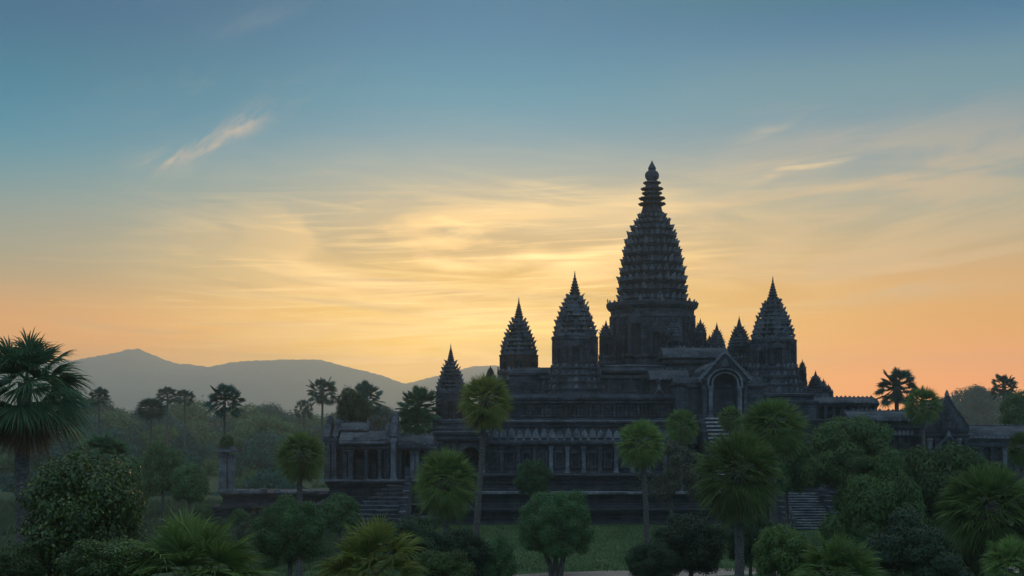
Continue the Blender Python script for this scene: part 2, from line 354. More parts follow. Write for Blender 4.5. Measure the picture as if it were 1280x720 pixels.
# ------------------------------------------------------------------ ground, hills, haze
def build_ground():
    # one sheet to the horizon; it climbs to the viewpoint near the camera and rises a little far away
    ys = [-45, -20] + [i * 4.0 for i in range(0, 24)] + [100, 120, 150, 200, 300, 450, 700, 1000, 1400, 2000, 3000, 4100]
    xs = [-2600, -1700, -900, -600, -400, -250, -160] + [i * 10.0 for i in range(-12, 13)] + [160, 250, 400, 600, 900, 1700, 2600]
    v = []; f = []
    for y in ys:
        for x in xs:
            z = ground_z(y) + (min(8, (y - 700) * .006) if y > 700 else 0)
            if y > 230: z += .8 * math.sin(x * .011 + y * .013)
            v.append((x, y, z))
    n = len(xs)
    for j in range(len(ys) - 1):
        for i in range(n - 1): f.append((j * n + i, j * n + i + 1, (j + 1) * n + i + 1, (j + 1) * n + i))
    me = bpy.data.meshes.new('ground'); me.from_pydata(v, [], f)
    for p in me.polygons: p.use_smooth = True
    tag(link('ground', me, ground_material('earth_and_grass', (.032, .055, .022), (.045, .062, .026), (.065, .06, .035))), 'dark green grassy ground running back to the forest', None, None, 'structure')
    # mown lawn in front of the temple and the dirt path along its near edge
    def sheet(name, rows, z, m, label):
        vv = []; ff = []
        for k, (y, x0, x1) in enumerate(rows):
            for i in range(41): vv.append((x0 + (x1 - x0) * i / 40, y + .5 * math.sin(i * .5), z))
        for k in range(len(rows) - 1):
            for i in range(40): ff.append((k * 41 + i, k * 41 + i + 1, (k + 1) * 41 + i + 1, (k + 1) * 41 + i))
        me = bpy.data.meshes.new(name); me.from_pydata(vv, [], ff)
        tag(link(name, me, m), label, None, None, 'structure')
    sheet('lawn', [(86, -16, 30), (104, -16, 34), (118, -17, 36), (131.5, -18, 38)], .004, ground_material('lawn', (.05, .088, .03), (.065, .105, .036), (.085, .115, .045), .12, 3.0), 'mown green lawn between the temple base and the path')
    # the path curves in from the right
    vv = []; ff = []
    for i in range(61):
        x = -10 + 50 * i / 60; yc = 92.2 + 4.2 * math.exp(-((x - 32) / 20) ** 2) - 6.5 * math.exp(-((x + 10) / 9) ** 2)
        vv += [(x, yc - 4.0 - .25 * math.sin(i * .9), .008), (x, yc + .15 * math.sin(i * 1.3), .008)]
    for i in range(60): ff.append((2 * i, 2 * i + 2, 2 * i + 3, 2 * i + 1))
    me = bpy.data.meshes.new('path'); me.from_pydata(vv, [], ff)
    tag(link('path', me, ground_material('packed_sand', (.34, .25, .19), (.28, .21, .165), (.20, .16, .13), .5, 4.0)), 'pale sandy path along the near edge of the lawn', None, None, 'structure')

def fbm(x, y, seed=0):
    s = 0; a = 1; fr = 1
    for o in range(6):
        s += a * (math.sin(x * fr * 1.7 + seed + o * 1.3 + 1.6 * math.sin(y * fr * 1.1 + o)) * math.cos(y * fr * 1.3 - seed * .7 + o * 2.1)); a *= .5; fr *= 2.1
    return s

def build_mountains():
    prof = [(-400, 500), (-200, 478), (-60, 462), (30, 455), (90, 451), (112, 446), (140, 442), (158, 438), (172, 436), (186, 441), (200, 447), (220, 454), (245, 457), (262, 458.5),
            (290, 452), (330, 451), (352, 449), (381, 449), (400, 450), (425, 456), (455, 463), (478, 470), (500, 478), (540, 486), (600, 494), (700, 505), (850, 515), (1000, 522)]
    prof2 = [(440, 500), (480, 486), (512, 479), (535, 472), (562, 466), (590, 458), (618, 456), (650, 461), (690, 470), (740, 478), (790, 490), (860, 500), (930, 512), (1000, 519), (1150, 522)]
    m = ground_material('dry_mountain', (.15, .10, .08), (.19, .125, .10), (.09, .085, .065), .004, .03, 1.0)
    for name, pr, D, depth, lab in (('hills', prof, 3400, 760, 'long hazy mountain ridge with a low peak, nearer range'), ('mountains', prof2, 3850, 330, 'faint farther mountain range rising towards the temple towers')):
        px = np.arange(pr[0][0], pr[-1][0] + 1, 2.5); h = np.interp(px, [p for p, _ in pr], [q for _, q in pr])
        xs = (px - 640) / F * D; hz = HC + (520 - h) / F * D
        rows = 26; v = []; f = []
        for j in range(rows):
            t = j / (rows - 8)
            for i, x in enumerate(xs):
                if t <= 1:
                    y = D - depth * (1 - t); k = t ** 1.25
                else:
                    y = D + 240 * (t - 1) / .45; k = max(0, 1 - (t - 1) / .45)
                rid = fbm(x * .005, y * .005, 3.0)
                z = hz[i] * k + (rid * 17 * math.sin(min(1, t) * math.pi) if t < 1 else 0) + (1.6 * fbm(x * .02, 0, 1) + R.uniform(-1.2, 1.2) if 0.9 < t < 1.1 else 0)
                v.append((x, y, max(z, -.5 if t not in (0,) else -.5)))
        n = len(xs)
        for j in range(rows - 1):
            for i in range(n - 1): f.append((j * n + i, j * n + i + 1, (j + 1) * n + i + 1, (j + 1) * n + i))
        me = bpy.data.meshes.new(name); me.from_pydata(v, [], f)
        for p in me.polygons: p.use_smooth = True
        tag(link(name, me, m), lab, None, None, 'structure')

HAZE_D = .00034
def build_haze():
    mb = MB(); mb.box(-2700, 2700, -60, 4150, -2.6, 210)
    m = bpy.data.materials.new('haze_air'); m.use_nodes = True; N = m.node_tree.nodes; L = m.node_tree.links; N.clear()
    pv = N.new('ShaderNodeVolumePrincipled'); pv.inputs['Color'].default_value = HAZE_C; pv.inputs['Density'].default_value = HAZE_D; pv.inputs['Anisotropy'].default_value = .56
    out = N.new('ShaderNodeOutputMaterial'); L.new(pv.outputs[0], out.inputs['Volume'])
    m.volume_intersection_method = 'FAST' if hasattr(m, 'volume_intersection_method') else None
    tag(mb.build('haze', m), 'thin bluish morning haze over the whole place', None, None, 'stuff')
HAZE_C = (.68, .76, .72, 1)
build_ground(); build_mountains(); build_haze()

# ------------------------------------------------------------------ temple shapes
Q = [(1, 0), (1, .34), (.90, .34), (.90, .56), (.77, .56), (.77, .72), (.64, .72), (.64, .83), (.50, .83), (.50, .93), (.30, .93), (.30, 1)]
def redent():
    pts = []
    q = [(x, y) for x, y in Q]
    for r in range(4):
        c, s = [(1, 0), (0, 1), (-1, 0), (0, -1)][r]
        for x, y in q: pts.append((x * c - y * s, x * s + y * c))
    return pts
RED = redent()
def ringpts(cx, cy, z, hw, j=0.0, roundness=0.0):
    out = []
    for x, y in RED:
        if roundness:
            l = math.hypot(x, y); x = x * (1 - roundness) + x / l * roundness; y = y * (1 - roundness) + y / l * roundness
        out.append((cx + x * hw + R.uniform(-j, j), cy + y * hw + R.uniform(-j, j), z + R.uniform(-j, j) * .6))
    return out
def tower_loft(mb, cx, cy, prof, j=.03, rnd=0.0):
    mb.loft([ringpts(cx, cy, z, h, j, rnd) for z, h in prof])
def antefix(mb, x, y, z, dx, dy, w, h, lean=.18, t=.3):
    """a pointed leaf-shaped stone standing on a cornice, facing (dx, dy)"""
    tx, ty = -dy, dx
    o = [(-.5, 0), (-.56, .3), (-.38, .62), (0, 1.0), (.38, .62), (.56, .3), (.5, 0)]
    f = []; b = []
    for u, v in o:
        ln = lean * h * v * v
        f.append((x + tx * u * w + dx * (t * w * .5 + ln), y + ty * u * w + dy * (t * w * .5 + ln), z + v * h))
        b.append((x + tx * u * w * .8 - dx * (t * w * .5 - ln * .8), y + ty * u * w * .8 - dy * (t * w * .5 - ln * .8), z + v * h * .92))
    n = len(o)
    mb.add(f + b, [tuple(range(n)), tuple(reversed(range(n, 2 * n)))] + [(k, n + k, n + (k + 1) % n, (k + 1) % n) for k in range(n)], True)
def ring_antefixes(mb, cx, cy, z, hw, w, h, rnd=0.0, lean=.18, dense=True):
    for r in range(4):
        c, s = [(1, 0), (0, 1), (-1, 0), (0, -1)][r]
        pts = [(.97, 0, 1, 0, 1.15), (.86, .45, .9, .4, 1.0), (.74, .66, .75, .66, 1.0), (.45, .86, .4, .9, 1.0)]
        if dense: pts += [(.97, .25, 1, 0, .8), (.25, .97, 0, 1, .8)]
        for x, y, dx, dy, k in pts:
            if rnd:
                l = math.hypot(x, y); x = x * (1 - rnd) + x / l * rnd * .97; y = y * (1 - rnd) + y / l * rnd * .97; dx, dy = x, y
            l = math.hypot(dx, dy); dx /= l; dy /= l
            X_, Y_ = x * c - y * s, x * s + y * c; DX, DY = dx * c - dy * s, dx * s + dy * c
            kk = k * R.uniform(.62, 1.15)
            if R.random() < .09: continue
            antefix(mb, cx + X_ * hw, cy + Y_ * hw, z, DX, DY, w * kk, h * kk, lean)

def spire_tiers(mb, cx, cy, tiers, rnd=0.0, ah=.8, aw=.3, j=.03, neck=.86):
    """tiers: list of (z, half width of the cornice of that tier); each a wall, a cornice and a ring of antefixes"""
    for i in range(len(tiers) - 1):
        z0, h0 = tiers[i]; z1, h1 = tiers[i + 1]; H = z1 - z0
        w = (h0 * neck)
        tower_loft(mb, cx, cy, [(z0 - H * .3, w), (z0 - H * .22, w * 1.02), (z0 - H * .16, h0 * .93), (z0 - H * .06, h0 * .98), (z0, h0), (z0 + H * .1, h0), (z0 + H * .12, h0 * .92),
                                 (z0 + H * .2, h0 * .88), (z0 + H * .22, h1 * neck * 1.02), (z0 + H * 1.04, h1 * neck)], j, rnd)
        ring_antefixes(mb, cx, cy, z0 + H * .1, h0 * .95, h0 * aw, H * ah, rnd, .42)

def finial(mb, cx, cy, z0, z1, r, rings=5, sides=14):
    H = z1 - z0; rg = []
    prof = [(0, 1.0)]
    for i in range(rings):
        t = i / rings; k = (1 - t) ** .9
        prof += [(t * .8 + .01, k * .80), (t * .8 + .05, k * 1.0), (t * .8 + .09, k * 1.0), (t * .8 + .11, k * .72)]
    prof += [(.84, .12), (1.0, .02)]
    mb.loft([[(cx + math.cos(a) * r * h, cy + math.sin(a) * r * h, z0 + t * H) for a in [2 * math.pi * k / sides for k in range(sides)]] for t, h in prof])

def niche(mb, mbd, x, y, z0, w, h):
    """false door with pilasters and a pointed pediment, facing the camera; mbd takes the door leaf"""
    d = .28
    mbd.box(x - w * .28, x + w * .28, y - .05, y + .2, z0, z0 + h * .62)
    mb.box(x - w * .02, x + w * .02, y - .10, y - .052, z0, z0 + h * .60)
    for s in (-1, 1):
        mb.box(x + s * w * .36 - w * .075, x + s * w * .36 + w * .075, y - d, y + .2, z0, z0 + h * .66)
        mb.box(x + s * w * .36 - w * .10, x + s * w * .36 + w * .10, y - d - .06, y + .2, z0 + h * .62, z0 + h * .68)
        mb.box(x + s * w * .36 - w * .10, x + s * w * .36 + w * .10, y - d - .06, y + .2, z0 - .02, z0 + h * .06)
    ped = ogee(x, z0 + h * .68, w * .56, h * .36)
    mb.prism(ped, y - d - .03, y + .2); mb.prism(ogee(x, z0 + h * .70, w * .38, h * .24), y - d - .12, y - d - .031)
def add_niche(tw, mat, x, y, z0, w, h):
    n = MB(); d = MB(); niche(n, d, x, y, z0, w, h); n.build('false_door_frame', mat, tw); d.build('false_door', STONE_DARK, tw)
def ogee(cx, z0, hw, h):
    r = [(1, 0), (1.06, .12), (.9, .26), (.70, .42), (.48, .56), (.3, .70), (.14, .84), (0, 1)]
    return [(cx + u * hw, z0 + v * h) for u, v in r] + [(cx - u * hw, z0 + v * h) for u, v in reversed(r[:-1])]

def khmer_tower(parent, cx, cy, zb, hb, zbody0, hbody, zbody1, ztip, nt, label, mat, base_tiers=3, fin=.14, belly=.0, finr=.26, rnd=.12):
    """square many-cornered tower: stepped base, body with false doors, tiered spire, finial"""
    t = MB()
    H = zbody0 - zb; pr = []
    for i in range(base_tiers):
        a = zb + H * i / base_tiers; b = zb + H * (i + 1) / base_tiers; h = hb + (hbody * 1.04 - hb) * i / max(1, base_tiers - .35)
        hh = b - a
        pr += [(a, h), (a + hh * .18, h), (a + hh * .22, h * .965), (a + hh * .62, h * .955), (a + hh * .68, h * .985), (a + hh * .92, h * .99), (a + hh * .96, h * .95)]
    pr += [(zbody0, hbody * 1.02)]
    B = zbody1 - zbody0
    pr += [(zbody0 + B * .03, hbody * 1.02), (zbody0 + B * .08, hbody * .97), (zbody0 + B * .12, hbody * .95), (zbody0 + B * .84, hbody * .94), (zbody0 + B * .87, hbody * .98), (zbody0 + B * .93, hbody * 1.0), (zbody0 + B * .99, hbody * 1.0), (zbody1, hbody * .93)]
    tower_loft(t, cx, cy, pr, .03, rnd * .5)
    # slim pilasters at the re-entrant corners give the upright ribs of the body
    for x, y in RED:
        if (x, y) in ((1, 0), (0, 1), (-1, 0), (0, -1)): continue
        px_, py_ = cx + x * hbody * .945, cy + y * hbody * .945
        w = hbody * .035
        t.box(px_ - w, px_ + w, py_ - w, py_ + w, zbody0 + B * .12, zbody0 + B * .85, .01)
    for i in range(base_tiers):
        h = hb + (hbody * 1.04 - hb) * i / max(1, base_tiers - .35)
        ring_antefixes(t, cx, cy, zb + H * (i + .96) / base_tiers, h * .96, hb * .13, H / base_tiers * .55, rnd * .5, .05)
    tw = t.build('tower', mat, parent, label)
    add_niche(tw, mat, cx, cy - hbody * .95, zbody0 + B * .10, hbody * .62, B * .80)
    for s in (-1, 1): add_niche(tw, mat, cx + s * hbody * .70, cy - hbody * .70, zbody0 + B * .14, hbody * .30, B * .62)
    sp = MB(); zs = zbody1; ze = ztip - (ztip - zbody1) * .36
    tiers = []
    for i in range(nt + 1):
        u = i / nt; tiers.append((zs + (ze - zs) * u ** .92, hbody * (.92 - .66 * u ** 1.28)))
    spire_tiers(sp, cx, cy, tiers, rnd, 1.0, .33, .035, .78)
    sp.build('spire', mat, tw)
    f = MB(); finial(f, cx, cy, ze - .02, ztip, hbody * .24, 7); f.build('finial', mat, tw)
    return tw

def plinth(mb, x0, x1, y0, y1, prof, j=.03, step=1.6):
    """rectangular block with a moulded profile; prof = [(z, projection)]"""
    def ring(z, o):
        p = []; nx = max(2, int((x1 - x0) / step)); ny = max(2, int((y1 - y0) / (step * 3)))
        for i in range(nx): p.append((x0 - o + (x1 - x0 + 2 * o) * i / nx, y0 - o))
        for i in range(ny): p.append((x1 + o, y0 - o + (y1 - y0 + 2 * o) * i / ny))
        for i in range(nx): p.append((x1 + o - (x1 - x0 + 2 * o) * i / nx, y1 + o))
        for i in range(ny): p.append((x0 - o, y1 + o - (y1 - y0 + 2 * o) * i / ny))
        return [(x + R.uniform(-j, j), y + R.uniform(-j, j), z + R.uniform(-j, j) * .5) for x, y in p]
    mb.loft([ring(z, o) for z, o in prof])
def mould(z0, z1, big=.35, steps=3):
    """stacked mouldings from z0 to z1, wide foot and wide cornice, narrow waist"""
    H = z1 - z0; p = [(z0, big), (z0 + .10 * H, big)]
    p += [(z0 + .12 * H, big * .72), (z0 + .20 * H, big * .66), (z0 + .22 * H, big * .40), (z0 + .30 * H, big * .34), (z0 + .33 * H, big * .05), (z0 + .44 * H, 0),
          (z0 + .46 * H, big * .22), (z0 + .54 * H, big * .22), (z0 + .56 * H, 0), (z0 + .68 * H, .0), (z0 + .70 * H, big * .34), (z0 + .78 * H, big * .42), (z0 + .80 * H, big * .68),
          (z0 + .87 * H, big * .74), (z0 + .89 * H, big), (z0 + .98 * H, big), (z1, big * .9)]
    return p

def vault(mb, x0, x1, yc, half, z0, h, along='x', step=1.5, j=.03):
    """pointed corbel-vault roof with curved flanks"""
    prof = [(-1.08, -.04), (-1.1, .04), (-1.0, .07), (-.93, .30), (-.78, .52), (-.56, .74), (-.30, .90), (-.08, .97), (-.07, 1.05), (.07, 1.05), (.08, .97), (.30, .90), (.56, .74), (.78, .52), (.93, .30), (1.0, .07), (1.1, .04), (1.08, -.04)]
    n = max(1, int(abs(x1 - x0) / step)); rings = []
    for i in range(n + 1):
        a = x0 + (x1 - x0) * i / n
        rings.append([((a if along == 'x' else yc + u * half) + R.uniform(-j, j) * .3, (yc + u * half if along == 'x' else a) + R.uniform(-j, j), z0 + v * h + R.uniform(-j, j)) for u, v in prof])
    mb.loft(rings)
    if along == 'x':
        k = max(1, int(abs(x1 - x0) / .55))
        for i in range(k):
            if R.random() < .12: continue
            a = x0 + (x1 - x0) * (i + .5) / k; antefix(mb, a, yc, z0 + h * 1.04, 0, -1, .3, .28 * R.uniform(.6, 1.1), 0, .6)
            antefix(mb, a, yc - half * 1.06, z0 - .06, 0, -1, .38, .34 * R.uniform(.7, 1.1), -.2, .4)

def column(parent, x, y, z0, z1, w, mat, name='column'):
    c = MB(); H = z1 - z0
    c.loft([[(x + sx * k, y + sy * k, z0 + H * t) for sx, sy in ((-w, -w), (w, -w), (w, w), (-w, w))] for t, k in
            [(0, 1.35), (.05, 1.35), (.06, 1.15), (.10, 1.12), (.11, 1.0), (.5, .97), (.87, .97), (.88, 1.1), (.92, 1.15), (.93, 1.35), (1.0, 1.38)]])
    return c.build(name, mat, parent)

def window(parent, x, y, z0, z1, w, mat, arch=True, balusters=5):
    """recessed window: dark back, turned balusters, frame with a pointed head"""
    f = MB(); fw = w * .16
    f.box(x - w / 2, x - w / 2 + fw, y - .16, y + .3, z0, z1); f.box(x + w / 2 - fw, x + w / 2, y - .16, y + .3, z0, z1)
    f.box(x - w / 2 - .06, x + w / 2 + .06, y - .22, y + .3, z0 - .18, z0 - .002)
    f.box(x - w / 2 - .04, x + w / 2 + .04, y - .20, y + .3, z1 + .002, z1 + .16)
    if arch: f.prism(ogee(x, z1 + .165, w * .55, w * .42), y - .15, y + .2)
    o = f.build('window', mat, parent)
    b = MB(); iw = w - 2 * fw
    for i in range(balusters):
        bx = x - iw / 2 + iw * (i + .5) / balusters; r = iw / balusters * .30
        if R.random() < .1: continue
        b.loft([[(bx + math.cos(a) * r * k, y + .12 + math.sin(a) * r * k, z0 + (z1 - z0) * t) for a in [2 * math.pi * q / 8 for q in range(8)]] for t, k in
                [(0, 1), (.1, 1), (.12, .7), (.2, 1), (.3, .75), (.45, 1), (.55, 1), (.7, .75), (.8, 1), (.88, .7), (.9, 1), (1, 1)]])
    b.build('balusters', mat, o)
    return o

def steps(mb, x0, x1, y0, y1, z0, z1, n):
    """flight rising from the front y0,z0 to y1,z1; each step worn unevenly"""
    for i in range(n):
        a = y0 + (y1 - y0) * i / n; zt = z0 + (z1 - z0) * (i + 1) / n
        xs = [x0 + (x1 - x0) * k / 8 for k in range(9)]
        top = [(x, a + R.uniform(-.03, .03), zt - R.uniform(0, .035)) for x in xs]
        top_b = [(x, y1 + .4, p[2]) for x, p in zip(xs, top)]
        bot = [(x, p[1], z0 - .3) for x, p in zip(xs, top)]
        m = len(xs); vs = top + top_b + bot; fs = []
        for k in range(m - 1): fs += [(k, k + 1, m + k + 1, m + k), (2 * m + k, 2 * m + k + 1, k + 1, k)]
        mb.add(vs, fs)

def treads(mb, x0, x1, y0, y1, z0, z1, n, over=.10, share=.42):
    """worn tread slabs lying over the risers of a flight, each with a small nosing"""
    for i in range(n):
        a = y0 + (y1 - y0) * i / n; h = (z1 - z0) / n; zt = z0 + h * (i + 1); x = x0
        while x < x1 - .2:
            x2 = min(x1, x + R.uniform(.8, 1.7)); mb.box(x, x2 - .03, a - over, a + (y1 - y0) / n - over - .03, zt - h * share, zt + .03 - R.uniform(0, .04), .012); x = x2
def stepped_wall(mb, x0, x1, y0, y1, z0, z1, n, w=.5):
    """balustrade block stepping down beside a flight"""
    for i in range(n):
        a = y0 + (y1 - y0) * i / n; b = y0 + (y1 - y0) * (i + 1) / n; zt = z0 + (z1 - z0) * (i + 1) / n + w
        mb.box(x0, x1, a, y1 if i == n - 1 else b + .0, z0 - .3, zt, .02)
        mb.box(x0 - .08, x1 + .08, a - .08, b - .082, zt + .002, zt + .14, .015)

def arch_front(mb, cx, y0, y1, z0, zs, zt, aw, ow, ztop):
    """wall with a pointed arch opening: aw/ow half widths of opening and wall"""
    n = 10; arc = []
    for i in range(n + 1):
        t = i / n; a = math.pi * t; u = math.cos(a); v = math.sin(a) ** .8
        arc.append((cx + aw * u, zs + (zt - zs) * v))
    outer = []
    for i in range(n + 1):
        u = arc[i][0]; outer.append((cx + ow * (1 - 2 * i / n), ztop))
    mb.box(cx - ow, cx - aw, y0, y1, z0, zs); mb.box(cx + aw, cx + ow, y0, y1, z0, zs)
    pts = [(cx + ow, zs)] + arc[0:1]
    fr = [(x, y0, z) for x, z in arc] + [(x, y0, z) for x, z in outer]; bk = [(x, y1, z) for x, z in arc] + [(x, y1, z) for x, z in outer]
    m = n + 1; fs = []
    for i in range(n):
        fs += [(i, i + 1, m + i + 1, m + i), (2 * m + i + 1, 2 * m + i, 3 * m + i, 3 * m + i + 1), (i + 1, i, 2 * m + i, 2 * m + i + 1), (m + i, m + i + 1, 3 * m + i + 1, 3 * m + i)]
    mb.add(fr + bk, fs)
    for s, k in ((1, 0), (-1, n)):
        xx = cx + s * ow
        mb.add([(xx, y0, zs), (xx, y1, zs), (xx, y1, ztop), (xx, y0, ztop), (arc[k][0], y0, zs), (arc[k][0], y1, zs)], [(0, 1, 2, 3), (0, 3, 4), (1, 5, 2)])

def gable(mb, cx, y, z0, hw, h, t=.35, flames=True):
    """flame-edged pediment: outer frame, sunk field, inner relief"""
    mb.prism(ogee(cx, z0, hw, h), y, y + t)
    n = 9
    for s in (-1, 1):
        prev = None
        for i in range(n + 1):
            u = i / n; r = ogee(cx, z0, hw, h); k = u * 7; a = int(min(6, k)); fr = k - a
            x = r[a][0] * (1 - fr) + r[a + 1][0] * fr; z = r[a][1] * (1 - fr) + r[a + 1][1] * fr
            x = cx + s * (x - cx)
            if prev is not None:
                dx, dz = x - prev[0], z - prev[1]; l = math.hypot(dx, dz); nx, nz = -dz / l * .16 * s, dx / l * .16 * s
                mb.prism([(prev[0], prev[1]), (x, z), (x - nx, z - nz), (prev[0] - nx, prev[1] - nz)] if s > 0 else [(x, z), (prev[0], prev[1]), (prev[0] - nx, prev[1] - nz), (x - nx, z - nz)], y - .14, y - .002)
                if flames and i < n: antefix(mb, x, y + t * .5, z - .05, 0, -1, .42, .5 * R.uniform(.7, 1.1), 0, .5)
            prev = (x, z)
    antefix(mb, cx, y + t * .5, z0 + h - .15, 0, -1, .5, .9, 0, .5)
    # relief in the field
    mb.prism(ogee(cx, z0 + h * .07, hw * .62, h * .62), y - .08, y - .003)
    for i in range(9):
        u = (i - 4) / 4.5; hh = h * (.42 * (1 - abs(u)) + .08); mb.box(cx + u * hw * .5 - .09, cx + u * hw * .5 + .09, y - .18, y - .081, z0 + h * .1, z0 + h * .1 + hh, .02)
# ------------------------------------------------------------------ the temple
def build_temple():
    T = thing('temple', 'huge dark stone temple with a tall ribbed central tower, lesser spires and gabled porch', 'temple', (X(760, 150), 150, 0))
    # --- lower terraces
    b = MB()
    xl, xr = X(478, 133), 29.4
    plinth(b, xl, xr, 133, 170, mould(-.3, 1.75, .55) + [(p[0], p[1] - 1.0) for p in mould(1.76, 3.3, .45)])
    plinth(b, X(900, 143), X(1010, 143) , 137.6, 170, mould(2.9, 5.0, .4))
    b.build('lower_terrace', STONE_DARK, T)
    b = MB()
    plinth(b, X(540, 139), X(868, 139), 139, 170, [(p[0], p[1]) for p in mould(3.25, 5.24, .5)])
    plinth(b, X(937, 139), X(1120, 141), 139.5, 170, mould(3.2, 6.4, .5) + [(p[0], p[1] - 1.2) for p in mould(6.41, 9.0, .5)] + [(p[0], p[1] - 2.6) for p in mould(9.01, 11.6, .5)])
    b.build('upper_terrace', STONE_DARK, T)
    # worn coping along the terrace edge, painted paler as caught sky light
    b = MB(); x = xl
    while x < xr - 1:
        w = R.uniform(.8, 1.5); b.box(x, x + w - .04, 133.3, 134.6, 3.32, 3.32 + R.uniform(.2, .27), .015); x += w
    b.build('coping', STONE_PALE, T)
    # --- lower gallery: wall with pilasters and windows
    yw = 142.0; z0 = 5.24; z1 = Z(557, yw); xa, xb = X(604, yw), X(868, yw)
    g = MB(); plinth(g, xa, xb, yw + .35, 168, [(z0, .22), (z0 + .3, .22), (z0 + .32, .1), (z0 + .5, .08), (z0 + .52, 0), (z1, 0)], .02)
    plinth(g, xa, xb, yw - .1, 168, [(z1, .05), (z1 + .15, .12), (z1 + .17, .35), (z1 + .42, .42), (z1 + .44, .2), (z1 + .62, .2)], .03)
    zf = z1 + .63
    plinth(g, xa, xb, yw + .9, 168, [(zf, .5), (zf + .2, .3), (zf + .7, .12), (zf + 1.55, 0), (zf + 1.6, .3), (zf + 1.75, .36), (zf + 1.77, .15), (zf + 2.0, .12), (zf + 2.02, .42), (11.35, .5), (11.5, .3)], .03)
    n = int((xb - xa) / .95)
    for i in range(n):   # row of rounded niches along the frieze
        x = xa + (xb - xa) * (i + .5) / n; antefix(g, x, yw + .55, zf + .28, 0, -1, .78, 1.15 * R.uniform(.85, 1.1), .02, .3)
        antefix(g, x + .47, yw + .25, zf - .02, 0, -1, .30, .45, .0, .3)
    n2 = int((xb - xa) / .42)
    for i in range(n2):
        if R.random() < .8: x = xa + (xb - xa) * (i + .5) / n2; g.box(x - .13, x + .13, yw - .55, yw - .1, z1 + .18, z1 + .40, .01)
    gal = g.build('gallery', STONE, T)
    sp = 1.93; k = int((xb - xa) / sp)
    for i in range(k + 1):
        x = xa + .3 + i * sp
        if x > xb: break
        column(T, x, yw + .12, z0 + .02, z1 - .02, .24, STONE_PALE if i > 3 and i != 7 else STONE, 'pilaster')
        if i < k: window(T, x + sp / 2, yw + .18, z0 + .75, z1 - .95, 1.05, STONE)
    # --- upper gallery
    yu = 150.0; za = 11.5; zb = Z(505, yu); xa, xb = X(600, yu), X(852, yu)
    g = MB(); plinth(g, xa, xb, yu + .3, 172, [(za, .5), (za + .22, .5), (za + .24, .2), (za + .36, .15), (za + .38, 0), (zb, 0)], .02)
    plinth(g, xa, xb, yu - .1, 172, [(zb, .1), (zb + .12, .25), (zb + .3, .3), (zb + .32, .12), (zb + .5, .1), (zb + .52, .4), (zb + .8, .5), (zb + .82, .2), (14.75, .1)], .03)
    g.build('upper_gallery', STONE, T)
    sp = 1.5; k = int((xb - xa) / sp)
    for i in range(k + 1):
        x = xa + .3 + i * sp
        column(T, x, yu + .1, za + .4, zb - .02, .15, STONE, 'pilaster')
        if i < k: window(T, x + sp / 2, yu + .14, za + .62, zb - .28, .8, STONE, arch=False, balusters=4)
    # --- gatehouse at the left corner, under the small left spire
    xa, xb = X(541, 141), X(606, 141); yg = 140.2
    g = MB(); plinth(g, xa, xb, yg, 156, mould(3.2, 5.3, .45), .02)
    arch_front(g, X(588, yg), yg + .4, yg + 1.3, 5.3, Z(572, yg), Z(559, yg), 1.15, 1.75, Z(552, yg))
    g.box(xa + .2, X(588, yg) - 1.751, yg + .5, 156, 5.3, Z(552, yg)); g.box(X(588, yg) + 1.751, xb, yg + .5, 156, 5.3, Z(552, yg)); g.box(X(588, yg) - 1.75, X(588, yg) + 1.75, yg + 4, 156, 5.3, Z(552, yg) - .01)
    zc = Z(552, yg)
    plinth(g, xa, xb, yg + .3, 156, [(zc, .1), (zc + .15, .35), (zc + .4, .42), (zc + .42, .15), (zc + .8, .1), (zc + .82, .4), (zc + 1.1, .5), (zc + 1.12, .1), (zc + 1.4, -.3), (zc + 1.42, -.1), (zc + 1.8, -.2)], .03)
    plinth(g, X(546, 145), X(598, 145), yg + 2, 155, [(zc + 1.7, .1), (zc + 2.1, .0), (zc + 2.15, .2), (zc + 2.5, .2), (zc + 2.6, -.4)], .03)
    g.build('gatehouse', STONE, T)
    for px_ in (545, 551, 567, 603): column(T, X(px_, yg), yg + .25, 5.3, zc - .02, .24, STONE_PALE if px_ in (545, 603) else STONE, 'pilaster')
    # --- main body round the central tower
    g = MB()
    plinth(g, X(678, 156), X(900, 156), 156.5, 182, [(14.6, .5), (14.9, .5), (14.95, .25), (15.2, .2), (15.22, 0), (Z(474, 156), 0), (Z(473, 156), .3), (Z(470, 156), .35), (Z(469.5, 156), 0)], .03)
    plinth(g, X(752, 159), X(890, 159), 158.5, 182, [(Z(470, 157), 0), (Z(468, 159), .1), (Z(466, 159), .6), (Z(463.5, 159), .65), (Z(463, 159), .2), (Z(459, 159), -.2), (Z(458, 159), -.1), (Z(456, 159), -.6)], .03)
    plinth(g, X(640, 160), X(760, 160), 160, 176, [(14.6, .3), (Z(470, 160), .3), (Z(469, 160), .5), (Z(466, 160), .5), (Z(462, 160), 0), (Z(459, 160), -.8)], .03)
    g.build('sanctuary_wall', STONE, T)
    g = MB(); vault(g, X(829, 157), X(912, 157), 160, 3.0, Z(447, 157), 1.45); g.box(X(832, 157), X(910, 157), 157.3, 163, 14.6, Z(447, 157) + .05)
    plinth(g, X(832, 157), X(910, 157), 157.2, 163, [(Z(456, 157), .05), (Z(454, 157), .3), (Z(450, 157), .4), (Z(449.5, 157), .1), (Z(447.5, 157), .5), (Z(446, 157), .5)], .02)
    g.build('side_hall', STONE, T)
    g = MB(); vault(g, X(812, 153), X(862, 153), 155.5, 2.2, Z(474, 153), 1.25); g.box(X(816, 153), X(860, 153), 153.9, 157, 14.4, Z(474, 153) + .05); g.build('roofed_porch', STONE, T)
